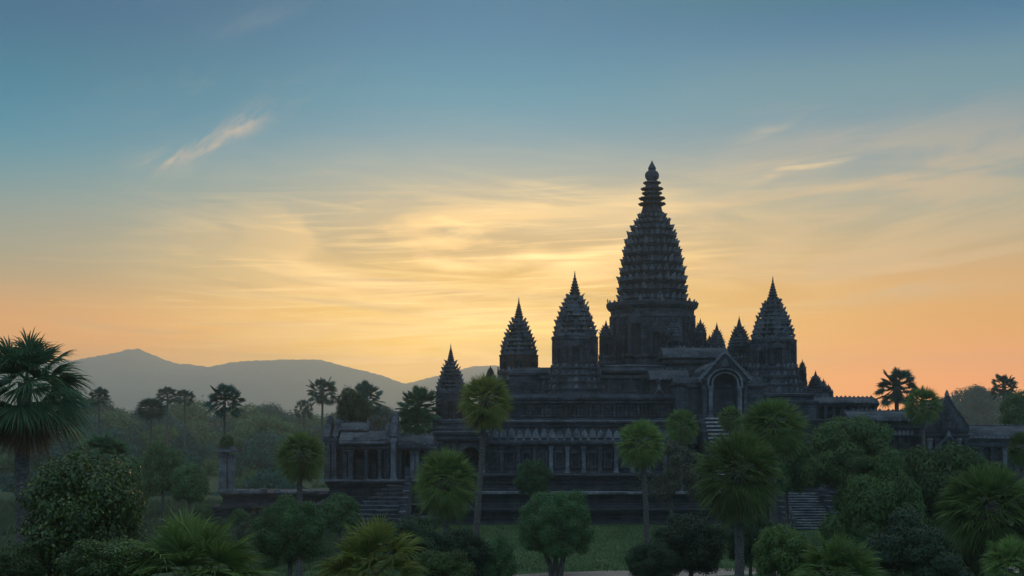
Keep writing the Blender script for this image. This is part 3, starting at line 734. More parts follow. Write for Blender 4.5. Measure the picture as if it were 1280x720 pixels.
    for px_, yy, pz0, pz1, w in ((823, 152.8, 512, 475, .2), (846, 152.8, 512, 475, .22), (858, 152.8, 512, 475, .2), (775, 156.2, 492, 472, .16), (789, 156.2, 492, 472, .16), (803, 156.2, 492, 472, .16), (762, 156.2, 492, 472, .16)):
        column(T, X(px_, yy), yy, Z(pz0, yy), Z(pz1, yy), w, STONE, 'column')
    g = MB(); gable(g, X(823, 152), 151.2, Z(503, 152), 1.1, 1.5); g.build('pediment', STONE, T)
    # --- the gabled porch, its hall and the steps up to it
    P = MB(); cx = X(906.5, 146); yp = 146
    z0 = Z(521.5, yp); zs = Z(482, yp); zt = Z(467.5, yp)
    hall = MB()
    arch_front(hall, cx, yp + .5, yp + 1.4, z0, zs, zt, 1.42, 2.75, Z(462, yp))
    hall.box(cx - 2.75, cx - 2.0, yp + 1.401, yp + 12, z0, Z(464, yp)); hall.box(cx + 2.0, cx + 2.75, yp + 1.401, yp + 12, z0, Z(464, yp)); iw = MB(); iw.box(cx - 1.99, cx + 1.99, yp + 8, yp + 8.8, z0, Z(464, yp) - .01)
    vault(hall, yp + .9, yp + 12, cx, 2.5, Z(468, yp), Z(449, yp) - Z(468, yp), along='y')
    plinth(hall, cx - 3.4, cx + 3.4, yp - .6, yp + 10, mould(9.6, z0, .3), .02)
    ph = hall.build('porch_hall', STONE, T); iw.build('inner_wall', STONE_DARK, ph)  # shade inside the porch painted by darker stone on the inner wall
    # cut look of the arch head: moulded arch rim proud of the gable
    rim = MB()
    for rr, yy in ((1.50, -.12), (1.95, .02)):
        n = 14; pr = None
        for i in range(n + 1):
            a = math.pi * i / n; u = math.cos(a) * rr; v = (math.sin(a) ** .8) * (zt - zs + (rr - 1.42)); p = (cx + u, zs + v)
            q = (cx + u * 1.13, zs + v * 1.11)
            if pr: rim.prism([pr[0], p, q, pr[1]], yp + yy - .05, yp + .6)
            pr = (p, q)
    rim.build('arch_rim', STONE_PALE, ph)
    # the gable leaves the archway open: two flanks and a head instead of a full panel
    gp = MB()
    hw, h, zg = 3.15, Z(439, yp) - Z(477, yp), Z(477, yp)
    og = [(cx + u * hw, zg + v * h) for u, v in ((1, 0), (1.04, .10), (.90, .22), (.72, .38), (.55, .53), (.38, .68), (.18, .86), (0, 1))]; og = og + [(2 * cx - x, z) for x, z in reversed(og[:-1])]; n = 14
    inner = [(cx + math.cos(math.pi * i / n) * 2.2, max(zg, zs + (math.sin(math.pi * i / n) ** .8) * (zt - zs + .78))) for i in range(n + 1)]
    outer = [og[min(14, i)] for i in range(15)]
    fr = [(x, yp + .12, z) for x, z in inner] + [(x, yp + .12, z) for x, z in outer]; bk = [(x, yp + .7, z) for x, z in inner] + [(x, yp + .7, z) for x, z in outer]; m = n + 1; fs = []
    for i in range(n): fs += [(i, i + 1, m + i + 1, m + i), (2 * m + i + 1, 2 * m + i, 3 * m + i, 3 * m + i + 1), (i + 1, i, 2 * m + i, 2 * m + i + 1), (m + i, m + i + 1, 3 * m + i + 1, 3 * m + i)]
    gp.add(fr + bk, fs)
    ge = MB()
    for s in (-1, 1):   # raised raking edge, worn flames
        pts = [(cx + s * (x - cx), z) for x, z in og[:8]]
        for (ax, az), (bx, bz) in zip(pts[:-1], pts[1:]):
            q = [(ax, az), (bx, bz), (bx * .91 + cx * .09, bz - .26), (ax * .91 + cx * .09, az - .16)]
            ge.prism(q if s > 0 else q[::-1], yp - .16, yp + .118)
        for i in range(12):
            u = i / 11.5 * 6.9; a = int(u); fr_ = u - a; x = pts[a][0] * (1 - fr_) + pts[a + 1][0] * fr_; z = pts[a][1] * (1 - fr_) + pts[a + 1][1] * fr_
            antefix(gp, x, yp + .4, z - .06, 0, -1, .36, .34 * R.uniform(.4, 1.1), 0, .5)
        gp.box(cx + s * 1.1 - .1, cx + s * 1.1 + .1, yp + .02, yp + .119, zt + .75, zt + 1.2, .03)
    antefix(gp, cx, yp + .4, zg + h - .1, 0, -1, .4, .8, 0, .5)
    antefix(gp, cx, yp + .1, zt + .9, 0, -1, .8, 1.0, 0, .3)
    gp.build('pediment', STONE, ph); ge.build('gable_edge', STONE_PALE, ph)
    for s in (-1, 1):
        column(ph_parent(T), cx + s * 1.78, yp + .12, z0, zs - .02, .25, STONE_PALE, 'pillar'); column(T, cx + s * 2.45, yp + .1, z0, zs - .02, .22, STONE, 'pillar')
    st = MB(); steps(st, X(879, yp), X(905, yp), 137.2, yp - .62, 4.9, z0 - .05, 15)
    so = st.build('steps', STONE_DARK, T); tm = MB(); treads(tm, X(879, yp), X(905, yp), 137.2, yp - .62, 4.9, z0 - .05, 15); tm.build('treads', STEP_STONE, so)  # dark riser stone stands in for the shadow under each nosing
    st = MB(); stepped_wall(st, X(872, yp), X(878, yp) , 137.2, yp - .65, 4.9, z0 - .4, 7); stepped_wall(st, X(906, yp) + .1, X(913, yp), 137.2, yp - .65, 4.9, z0 - .4, 7)
    st.build('stair_wall', STONE, T)
    g = MB(); plinth(g, X(846, 148), X(873, 148), 147.6, 160, [(11.0, .3), (11.6, .3), (11.65, 0), (Z(482, 148), 0), (Z(481, 148), .3), (Z(478, 148), .35), (Z(477.5, 148), 0), (Z(472, 148), -.2)], .03)
    plinth(g, X(858, 150), X(950, 150), 147.5, 160, [(3, 0), (Z(486, 150), 0), (Z(485, 150), .3), (Z(482, 150), .35), (Z(481.5, 150), 0), (Z(472, 150), -.4)], .03)
    plinth(g, X(934, 152), X(1018, 152), 152.5, 168, [(9, .3), (Z(505, 152), .3), (Z(504, 152), .5), (Z(501, 152), .55), (Z(500, 152), .1), (Z(496, 152), 0), (Z(495, 152), .3), (Z(492, 152), .3), (Z(491, 152), -.3)], .03)
    g.build('porch_flank', STONE, T)
    # --- towers
    def tow(px_, D, pb, hb, p0, h0, p1, pt, nt, lab, mat=STONE, bt=3, **k):
        s = D / F
        return khmer_tower(T, X(px_, D), D, Z(pb, D), hb * s, Z(p0, D), h0 * s, Z(p1, D), Z(pt, D), nt, lab, mat, bt, **k)
    tow(718.5, 157.5, 494, 38, 459, 29, 421, 338, 9, 'slender ribbed tower standing next left of the great central tower', STONE, 4)
    tow(648.5, 165, 496, 34, 464, 24.5, 444, 371, 9, 'tower coloured brownish for the low sun behind it', STONE_SUNGLOW, 3)
    tow(563.5, 148, 541, 30, 526, 19, 489, 429, 8, 'small dark spire over the left gatehouse', STONE, 2)
    tow(966, 158, 500, 38, 459, 28.5, 425, 345, 9, 'slender ribbed tower right of the porch', STONE, 4)
    tow(924, 163, 470, 20, 447, 14.5, 433, 394, 7, 'short spire behind the porch gable', STONE, 2)
    tow(896, 167, 462, 15, 444, 10.5, 431, 402, 6, 'low slim spire between the central tower and the porch', STONE, 2)
    tow(886.5, 168, 460, 9, 444, 5.5, 434, 417, 5, 'tiny spire at the shoulder of the central tower', STONE, 1)
    tow(613, 172, 480, 8, 472, 5.2, 468, 456, 5, 'tiny spire on the roof far left of the towers', STONE_SUNGLOW, 1)
    tow(1019.5, 160, 494, 15, 489, 9.5, 483, 462, 5, 'small spire on the low roof at the right end', STONE, 1)
    tow(1029.5, 160, 494, 7, 488, 4.2, 484, 472, 4, 'thin finial spire beside the small end spire', STONE, 1)
    tow(1035.5, 160, 496, 6, 490, 3.4, 487, 479, 4, 'outermost thin finial spire on the low roof', STONE, 1)
    tow(1003, 159, 492, 8, 478, 4.6, 462, 448, 4, 'worn turret against the right flank of the ribbed tower', STONE, 2)
    tow(757.5, 164, 462, 11, 446, 8.5, 420, 399, 4, 'dark corner turret left of the central drum', STONE, 2)
    tow(875.5, 165, 452, 11, 438, 7.5, 416, 397, 4, 'corner turret right of the central drum', STONE, 2)
    tow(843, 162.0, 450, 14, 440, 11, 420, 394, 5, 'attached turret on the face of the central drum', STONE, 2)
    g = MB(); plinth(g, X(1003, 158), X(1037, 158), 158.5, 163, [(Z(510, 158), 0), (Z(497, 158), 0), (Z(496, 158), .3), (Z(493, 158), .3), (Z(492.5, 158), 0), (Z(488, 158), -.1), (Z(487, 158), .15), (Z(486, 158), .1)], .03); g.build('end_block', STONE, T)
    # central tower
    D = 170.0; s = D / F; cx = X(815, D)
    z = lambda p: Z(p, D)
    c = MB()
    tower_loft(c, cx, D, [(z(492), 66 * s), (z(470), 66 * s), (z(469), 62 * s), (z(462), 60 * s), (z(461), 64 * s), (z(458), 64 * s), (z(457), 57 * s), (z(450), 55 * s), (z(449), 57.5 * s), (z(446), 57.5 * s), (z(445), 52.5 * s),
                            (z(428), 52 * s), (z(427), 53 * s), (z(424), 53 * s), (z(423), 51.5 * s), (z(400), 51.5 * s), (z(399), 53 * s), (z(396), 53 * s), (z(395), 51.5 * s), (z(389), 52 * s), (z(388), 54 * s), (z(385), 56.5 * s), (z(382), 57 * s), (z(380), 57 * s), (z(379), 50 * s)], .05, .55)
    for x, y in RED:
        l = math.hypot(x, y); x2 = (x * .45 + x / l * .55) * 51.7 * s; y2 = (y * .45 + y / l * .55) * 51.7 * s
        if y2 < 2: c.box(cx + x2 - .16, cx + x2 + .16, D + y2 - .2, D + y2 + .1, z(444), z(400), .01)
    for i in range(26):
        a = 2 * math.pi * i / 26
        if R.random() < .2: continue
        antefix(c, cx + math.cos(a) * 55 * s, D + math.sin(a) * 55 * s, z(381), math.cos(a), math.sin(a), .5, (.95 if i % 5 == 3 else .5) * R.uniform(.6, 1.1), .1)
    ct = c.build('tower', STONE, T, 'tallest central tower, a ribbed bell-shaped spire over a broad round drum')
    for a in ((797, 52.2, 447, 2.4, 6.3), (822, 54.2, 447, 1.8, 4.6), (776, 44.2, 450, 1.4, 3.6)): add_niche(ct, STONE, X(a[0], 162), D - a[1] * s, z(a[2]), a[3], a[4])
    sp = MB()
    tiers = [(376, 43.5), (365, 44), (353.5, 43), (342, 41), (330.5, 38.8), (319, 36.4), (307.5, 33.6), (297, 30.6), (287, 26.5), (279, 22.2), (272, 17.5)]
    rnd = .8
    for i, (p, h) in enumerate(tiers):
        h *= s; zt_ = z(p); pn, hn = (tiers[i + 1] if i + 1 < len(tiers) else (265, 13)); hn *= s; H = z(pn) - zt_
        tower_loft(sp, cx, D, [(zt_ - H * .5, h * .86), (zt_ - H * .36, h * .86), (zt_ - H * .3, h * .93), (zt_ - H * .14, h * .97), (zt_ - H * .08, h * .93), (zt_, h * .99), (zt_ + H * .08, h), (zt_ + H * .12, h * .9), (zt_ + H * .3, hn * .88), (zt_ + H * .66, hn * .86)], .03, rnd)
        cnt = 28 if i < 8 else 20
        for k in range(cnt):
            a = 2 * math.pi * (k + .5) / cnt
            if R.random() < .06: continue
            kk = R.uniform(.68, 1.12); antefix(sp, cx + math.cos(a) * h * .94, D + math.sin(a) * h * .94, zt_ - H * .05, math.cos(a), math.sin(a), h * 2 * math.pi / cnt * .62 * kk, H * .78 * kk, .34, .55)
            # upright rib block between two petals, lining up from tier to tier
            b_ = 2 * math.pi * k / cnt; rx, ry = cx + math.cos(b_) * h * .88, D + math.sin(b_) * h * .88; sp.box(rx - .16, rx + .16, ry - .16, ry + .16, zt_ + H * .1, zt_ + H * .62, .015)
    sp.build('spire', STONE, ct)
    fi = MB(); sides = 24
    def disc_prof():
        p = [(266, 13.5), (263, 12.2), (258.5, 11.2)]
        for pc, r in ((255.5, 16.8), (248.5, 16.2), (242, 12.4), (236.5, 13.8), (229, 10.8)):
            p += [(pc + 1.6, r * .68), (pc + .9, r * .93), (pc, r), (pc - 1.2, r * .98), (pc - 1.8, r * .74), (pc - 2.4, r * .62)]
        p += [(225.5, 5.5), (224, 7.2), (221.5, 8.4), (218.5, 8.5), (215.5, 7.4), (213.6, 4.8), (212.5, 4.2), (210.5, 4.9), (207, 3.2), (203.5, 1.4), (200.5, .15)]
        return p
    fi.loft([[(cx + math.cos(a) * r * s * (1 + .045 * math.cos(a * 12)), D + math.sin(a) * r * s * (1 + .045 * math.cos(a * 12)), z(p) + R.uniform(-.015, .015)) for a in [2 * math.pi * k / 48 for k in range(48)]] for p, r in disc_prof()])
    fi.build('finial', STONE, ct)
    return T
def ph_parent(t): return t
build_temple()

def build_right_gallery():
    T = thing('gallery', 'long low stone gallery with a pointed gate gable, running right from the temple', 'gallery', (X(1150, 148), 148, 0))
    b = MB(); plinth(b, X(1040, 147), X(1330, 147), 144.0, 165, mould(-.2, 2.4, .5) + [(p[0], p[1] - .9) for p in mould(2.41, 4.6, .45)], .03); b.build('base', STONE_DARK, T)
    # high wing with a colonnade
    y = 155; g = MB(); vault(g, X(1016, y), X(1098, y), y + 2.2, 2.5, Z(503.5, y), .72)
    g.box(X(1019, y), X(1096, y), y + 1.2, y + 4.5, Z(560, y), Z(503.5, y)); plinth(g, X(1018, y), X(1097, y), y - .05, y + 4.4, [(Z(508, y), .0), (Z(507, y), .15), (Z(504.5, y), .2), (Z(504, y), .1)], .02)
    plinth(g, X(1018, y), X(1097, y), y - .2, y + 4.4, mould(Z(545, y), Z(524.5, y), .25), .02)
    g.build('upper_wing', STONE, T)
    for i in range(8): column(T, X(1022 + i * 10.4, y), y + .2, Z(524.5, y), Z(508, y), .19, STONE, 'column')
    # middle wing
    y = 150; g = MB(); vault(g, X(1060, y), X(1176, y), y + 2.4, 2.7, Z(526, y), 1.25); g.box(X(1062, y), X(1176, y), y + .5, y + 5, 4.6, Z(526, y) + .02)
    z1 = Z(527, y)
    plinth(g, X(1060, y), X(1176, y), y + .1, y + 4.9, [(z1 - 1.9, .3), (z1 - 1.7, .35), (z1 - 1.68, .1), (z1 - .9, .05), (z1 - .88, .3), (z1 - .6, .35), (z1 - .58, .05), (z1, .15)], .03)
    n = 22
    for i in range(n): antefix(g, X(1062 + i * 5.2, y), y - .05, z1 - 1.66, 0, -1, .36, .62, .0, .3)
    g.build('middle_wing', STONE, T)
    for i in range(10): column(T, X(1066 + i * 12, y), y + .25, 4.62, z1 - 1.92, .24, STONE, 'column')
    # gate with a steep gable
    y = 145.6; cx = X(1185, y); g = MB()
    zs = Z(541, y); g.box(cx - 2.3, cx + 2.3, y + .4, y + 9, 4.6, zs)
    vault(g, y + .5, y + 9, cx, 2.0, zs - .05, Z(500, y) - zs, along='y')
    plinth(g, cx - 2.35, cx + 2.35, y + .3, y + 8.9, [(zs - .6, .05), (zs - .45, .3), (zs - .2, .36), (zs - .18, .12), (zs, .2), (zs + .2, .25), (zs + .22, 0)], .03)
    gable(g, cx, y + .1, zs + .15, 2.35, Z(494, y) - zs - .2, .7)
    g.box(X(1202, y), X(1209, y), y + .8, y + 3, zs, Z(521, y), .04); gable(g, cx, y - .35, Z(566, y), 1.5, 2.0, .4)
    g.build('gate', STONE, T)
    for s in (-2.15, -1.35, 1.35, 2.15): column(T, cx + s, y + .12, 4.62, zs - .62, .22, STONE_PALE if s in (1.35, -2.15) else STONE, 'pillar')
    # outer wing
    y = 147; g = MB(); xa, xb = X(1209, y), X(1330, y); z1 = Z(548, y)
    vault(g, xa, xb, y + 2.4, 2.7, z1, Z(532.5, y) - z1); g.box(xa, xb - .2, y + .9, y + 5, 4.6, z1)
    plinth(g, xa, xb, y, y + 4.9, [(z1 - 1.1, .1), (z1 - 1.0, .3), (z1 - .8, .35), (z1 - .78, .1), (z1 - .3, .05), (z1 - .28, .3), (z1, .32)], .03)
    for i in range(26): antefix(g, X(1211 + i * 4.6, y), y - .1, z1 + .01, 0, -1, .34, .5 * R.uniform(.7, 1.1), .0, .3)
    for i in range(8): g.box(X(1216 + i * 15.5, y) - .38, X(1216 + i * 15.5, y) + .38, y + .55, y + .9, 5.2, z1 - 1.5)
    g.build('outer_wing', STONE, T)
    for i in range(9): column(T, X(1211 + i * 15.2, y), y + .3, 4.62, z1 - 1.12, .26, STONE if i % 3 else STONE_PALE, 'column')
    for i in range(7): window(T, X(1218.6 + i * 15.2, y), y + .62, 5.6, z1 - 1.9, .95, STONE, True, 4)
build_right_gallery()

def build_staircase():
    T = thing('staircase', 'grey stone staircase with stepped side walls, climbing between the bushes to the temple terrace', 'staircase', (31.8, 130, 0))
    s = MB(); steps(s, 29.9, 34.1, 126.0, 134.5, 0, 3.35, 14); so = s.build('steps', STONE_DARK, T); tm = MB(); treads(tm, 29.9, 34.1, 126.0, 134.5, 0, 3.35, 14, .06, .35); tm.build('treads', STONE_PALE, so)  # dark risers paint the nosing shadows of this flight
    for x0, x1 in ((28.9, 29.85), (34.15, 35.1)):
        w = MB(); stepped_wall(w, x0, x1, 126.2, 134.4, 0, 3.1, 6, .55); w.build('side_wall', STONE, T)
    for x, y, z in ((29.4, 126.8, 1.35), (34.6, 126.8, 1.35), (29.4, 133.6, 4.1), (34.6, 133.6, 4.1)):    # crouching stone lions, badly worn
        l = MB(); l.tube([(x, y + .45, z - .15), (x, y + .2, z + .2), (x, y, z + .55), (x, y - .15, z + .8), (x, y - .32, z + .92)], [.30, .34, .30, .22, .12], 8)
        l.box(x - .22, x - .08, y - .35, y - .15, z - .3, z + .35, .02); l.box(x + .08, x + .22, y - .35, y - .15, z - .3, z + .35, .02); l.box(x - .32, x + .32, y - .45, y + .6, z - .6, z - .22, .02)
        l.build('guardian_lion', STONE_PALE, T)
    # the terrace block that the flight runs up to, right of it
    w = MB(); plinth(w, 35.2, 42, 135, 150, mould(-.2, 1.9, .5) + [(p[0], p[1] - 1.0) for p in mould(1.91, 3.4, .4)], .03); w.box(29.2, 35.15, 134.55, 142, 0, 3.3); w.build('landing', STONE_DARK, T)
build_staircase()

def ledge(T, x0, x1, y, z):
    b = MB(); x = x0
    while x < x1:
        w = R.uniform(.8, 1.6); b.box(x, min(x + w - .04, x1), y, y + .5, z, z + R.uniform(.12, .2), .02); x += w
    b.build('coping', STONE_EDGE, T)  # pale line painting the sky light caught by the ledge
def yz_gable(mb, x0, x1, yc, z0, hw, h):
    """gable end wall standing across the view, thickness along x"""
    o = ogee(0, z0, hw, h); n = len(o)
    mb.add([(x0, yc + u, z) for u, z in o] + [(x1, yc + u, z) for u, z in o], [tuple(reversed(range(n))), tuple(range(n, 2 * n))] + [(k, (k + 1) % n, n + (k + 1) % n, n + k) for k in range(n)])
    for i in range(14):
        u = i / 13.01 * 14; a = int(u); fr = u - a
        if a > 13: continue
        yy = o[a][0] * (1 - fr) + o[a + 1][0] * fr; zz = o[a][1] * (1 - fr) + o[a + 1][1] * fr
        antefix(mb, (x0 + x1) / 2, yc + yy, zz - .08, 0, -1, .32, .42 * R.uniform(.5, 1.1), 0, .5)

def build_pavilion():
    T = thing('pavilion', 'ruined dark stone pavilion with columns and end gables, left of the temple', 'pavilion', (X(460, 132), 132, 0))
    b = MB(); zf = 4.95
    plinth(b, X(398, 131), X(541, 131), 130.2, 150, mould(-.3, 2.4, .5) + [(p[0], p[1] - 1.1) for p in mould(2.41, zf, .4)], .04); b.build('platform', STONE_DARK, T)
    ledge(T, X(400, 130), X(541, 130), 129.75, zf + .01); ledge(T, X(500, 130), X(541, 130), 129.3, 2.42); ledge(T, X(500, 128), X(541, 128), 128.2, 1.1)
    b = MB(); plinth(b, X(498, 128), X(545, 128), 128.4, 131, mould(-.3, 1.1, .3), .03); b.build('lower_step', STONE_DARK, T)
    g = MB(); y = 131.6
    xa, xb = X(423, y), X(483, y)
    g.box(xa, xb, y + 3.2, y + 3.9, zf, Z(557, y)); g.box(X(404, y), xa, y + 1.2, y + 6, zf, Z(552, y)); g.box(xa, X(431, y), y + .6, y + 3.2, zf, Z(557, y), .03)
    plinth(g, xa, xb, y, y + 6, [(Z(562, y), 0), (Z(561, y), .12), (Z(559, y), .15), (Z(558.6, y), .05), (Z(557, y), .05), (Z(556.5, y), .35), (Z(554.5, y), .4)], .03)
    g.build('wall', STONE, T)
    r = MB(); vault(r, X(424, y), X(482, y), y + 3, 3.4, Z(554.5, y), Z(538, y) - Z(554.5, y), j=.05); r.build('roof', STONE_ROOF, T)
    r = MB(); vault(r, X(418, y), X(458, y), y + 4.2, 2.2, Z(538, y), Z(528.5, y) - Z(538, y), j=.05); r.box(X(420, y), X(457, y), y + 2.3, y + 6, Z(545, y), Z(537.5, y)); r.build('upper_roof', STONE_ROOF, T)
    for px_, w in ((417.5, .26), (410, .24), (438, .27), (457.5, .2), (474.5, .19), (431, .2), (491.5, .27)):
        column(T, X(px_, y), y + .15, zf, Z(548 if px_ in (417.5, 410, 491.5) else 562, y), w, STONE_EDGE if px_ == 491.5 else STONE, 'column')
    for x0, x1, yc, zb, hw, tp in ((404, 411, y + 3, 549, 2.6, 520), (414, 421, y + 3, 548, 2.2, 524), (479, 486, y + 3, 556, 3.0, 529), (487.5, 495, y + 3, 549, 3.0, 514)):
        e = MB(); yz_gable(e, X(x0, y), X(x1, y), yc, Z(zb, y), hw, Z(tp, y) - Z(zb, y)); e.box(X(x0, y), X(x1, y), yc - hw + .4, yc + hw, zf, Z(zb, y) + .02, .02)
        e.box(X(x0, y) - .1, X(x1, y) + .1, yc - hw - .1, yc + hw, Z(zb, y) - .35, Z(zb, y) - .02, .02); e.build('gable_end', STONE, T)
    # lower annexe toward the gatehouse
    g = MB(); y2 = 133.5; g.box(X(497, y2), X(541, y2), y2 + 2.4, y2 + 6, zf, Z(560, y2)); plinth(g, X(497, y2), X(541, y2), y2 - .1, y2 + 6, [(Z(563, y2), 0), (Z(562, y2), .2), (Z(559.5, y2), .25), (Z(559, y2), .05), (Z(556, y2), .05)], .03)
    vault(g, X(497, y2), X(541, y2), y2 + 3, 3.1, Z(556, y2), Z(545, y2) - Z(556, y2), j=.05)
    g.build('annexe', STONE, T)
    for px_, w in ((500, .2), (515.5, .24), (521.5, .2), (533, .22), (538, .24)): column(T, X(px_, y2), y2 + .15, zf, Z(563, y2), w, STONE_EDGE if px_ in (515.5, 521.5) else STONE, 'column')
    # broken pieces of wall standing inside the openings
    for px_, w, pz in ((447, 5, 575), (466, 3, 580), (484, 4, 572), (507, 3, 585), (527, 4, 578)):
        g = MB(); g.box(X(px_ - w, y), X(px_ + w, y), y + 1.6, y + 2.2, zf, Z(pz, y), .06); g.build('broken_wall', STONE, T)
    # steps running down along the platform to the left
    s = MB(); n = 12
    for i in range(n):
        xx0 = X(404 + i * 6.6, 124); zt_ = zf * (i + 1) / (n + 1); y0 = 119.5 + i * .88; x = xx0
        s.box(xx0 + .1, X(503, 124), y0 + .05, 130.15, -.3 if i == 0 else zt_ - .7, zt_ - .14, .02)
        while x < X(503, 124) - .3:
            w_ = R.uniform(.7, 1.5); x2 = min(x + w_ - .03, X(503, 124))
            if R.random() < .93: s.box(x, x2, y0 - .05 + R.uniform(-.06, .06), y0 + 1.0, zt_ - .136, zt_ + R.uniform(-.03, .03), .025)
            x += w_
    s.build('steps', STONE, T)
    for k in range(7):
        w = MB(); w.box(X(502, 124), X(509, 124), 119.4 + k * 1.5, 120.86 + k * 1.5, -.3, .9 + zf * (k + 1) / 8, .04); w.box(X(501.4, 124), X(509.6, 124), 119.36 + k * 1.5, 120.8 + k * 1.5, .91 + zf * (k + 1) / 8, 1.08 + zf * (k + 1) / 8, .03); w.build('stair_wall', STONE, T)
    # fallen blocks on the roof and broken parapet stones
    for k in range(16):
        b = MB(); px_ = R.choice([R.uniform(424, 480), R.uniform(498, 538)]); w_ = R.uniform(.15, .4); zz = Z(556 if px_ < 490 else 560, 132); b.box(X(px_, 131.3) - w_, X(px_, 131.3) + w_, 131.35, 131.9, zz + .1, zz + R.uniform(.3, .9), .06); b.build('parapet_stone', STONE, T)
build_pavilion()

def build_left_terrace():
    T = thing('stone_terrace', 'low ruined stone terrace in the meadow, reaching left from the pavilion', 'terrace', (X(350, 138), 138, 0))
    b = MB(); plinth(b, X(272, 138), X(424, 138), 137, 146, mould(-.2, 1.7, .4) + [(p[0], p[1] - .7) for p in mould(1.71, 3.15, .35)], .06); b.build('platform', STONE_DARK, T)
    b = MB(); x = X(282, 138)
    while x < X(420, 138):
        w = R.uniform(.5, 1.5)
        if R.random() < .75: b.box(x, x + w - .05, 137.6, 138.4, 3.15, 3.15 + R.uniform(.12, .6), .05)
        x += w
    b.build('coping_stones', STONE_PALE, T)
    T = thing('stone_pillar', 'tall broken double-shafted stone pillar with a tuft of plants on its cap', 'pillar', (X(283, 140), 140, 3.1))
    column(T, X(279, 140), 140, 3.15, Z(566, 140), .42, STONE_PALE, 'shaft'); column(T, X(288.5, 140), 140.3, 3.15, Z(568, 140), .36, STONE_PALE, 'shaft')
    b = MB(); b.box(X(271, 140), X(296, 140), 139.2, 141, Z(565.5, 140), Z(562, 140), .05); b.box(X(274, 140), X(293, 140), 139.4, 140.8, Z(561.8, 140), Z(558, 140), .06); b.build('capital', STONE_PALE, T)
build_left_terrace()
# ------------------------------------------------------------------ vegetation
def strips_to_mesh(name, P, W):
    """P (n, k, 3) centre lines, W (n, k, 3) half-width vectors -> one quad strip per leaflet"""
    n, k, _ = P.shape
    v = np.empty((n, k, 2, 3)); v[:, :, 0] = P - W; v[:, :, 1] = P + W
    base = (np.arange(n) * k * 2)[:, None]; j = np.arange(k - 1)[None]
    a = base + j * 2
    f = np.stack([a, a + 1, a + 3, a + 2], -1)
    return np_mesh(name, v.reshape(-1, 3), f.reshape(-1), 4)

def palm_crown(name, seed, fronds=46, leaflets=26, petiole=.42, length=.62, width=.020, spread=2.3, droop=.25, elo=-.75, ehi=1.45, pet_droop=.15, dead=False, seg=5, stiff=.6, rag=.12, even=0):
    """fan palm crown of unit radius: every frond is a petiole and a fan of folded leaflets"""
    g = np.random.default_rng(seed); PP = []; WW = []
    for i in range(fronds):
        t = (i + .5) / fronds
        if dead: el = g.uniform(-1.45, -.95)
        else: el = math.asin(max(-1, min(1, math.sin(ehi) + (math.sin(elo) - math.sin(ehi)) * t))) + g.uniform(-.1, .1)
        az = i * 2.39996 + g.uniform(-.2, .2)
        d = np.array([math.cos(el) * math.cos(az), math.cos(el) * math.sin(az), math.sin(el)])
        side = np.array([-math.sin(az), math.cos(az), 0.0]); nrm = np.cross(d, side); nrm *= np.sign(nrm[2] + 1e-6)
        # random roll of the blade about its own axis
        ro = g.uniform(-.7, .7); side, nrm = side * math.cos(ro) + nrm * math.sin(ro), nrm * math.cos(ro) - side * math.sin(ro)
        pl, L0 = (petiole * g.uniform(.94, 1.06), length * g.uniform(.93, 1.05)) if even else (petiole * g.uniform(.75, 1.2), length * g.uniform(.8, 1.12))
        s = np.linspace(0, 1, seg)
        pc = d[None] * (s * pl)[:, None]; pc[:, 2] -= pet_droop * pl * s ** 2
        PP.append(pc[None]); WW.append((side[None] * .012 * np.ones((seg, 1)))[None])
        hub = pc[-1]; n = leaflets
        a = np.linspace(-spread / 2, spread / 2, n) + g.uniform(-.03, .03, n)
        dirs = d[None] * np.cos(a)[:, None] + side[None] * np.sin(a)[:, None]
        dirs += nrm[None] * (.10 * np.abs(a)[:, None] * 0 + g.uniform(-.05, .05, n)[:, None] + .12)
        dirs /= np.linalg.norm(dirs, axis=1)[:, None]
        L = L0 * (1 - .30 * (np.abs(a) / (spread / 2)) ** 2) * (1 + g.uniform(-rag, rag * .6, n))
        p = hub[None, None] + dirs[:, None] * (L[:, None, None] * s[None, :, None])
        dr = droop * g.uniform(.6, 1.4, n)
        p[:, :, 2] -= dr[:, None] * L[:, None] * (np.maximum(0, s - (1 - stiff) * .6)[None] ** 2) * 1.6
        w = width * np.array([.55, 1.0, .9, .55, .06] if seg == 5 else np.interp(s, [0, .3, .6, 1], [.55, 1, .8, .05]))
        ws = np.cross(dirs, nrm); ws /= np.linalg.norm(ws, axis=1)[:, None] + 1e-9
        tilt = (np.where(np.arange(n) % 2, 1, -1) * .6)[:, None]
        ws = ws * np.cos(tilt) + nrm[None] * np.sin(tilt)
        PP.append(p); WW.append(ws[:, None] * w[None, :, None])
    return strips_to_mesh(name, np.concatenate(PP), np.concatenate(WW))

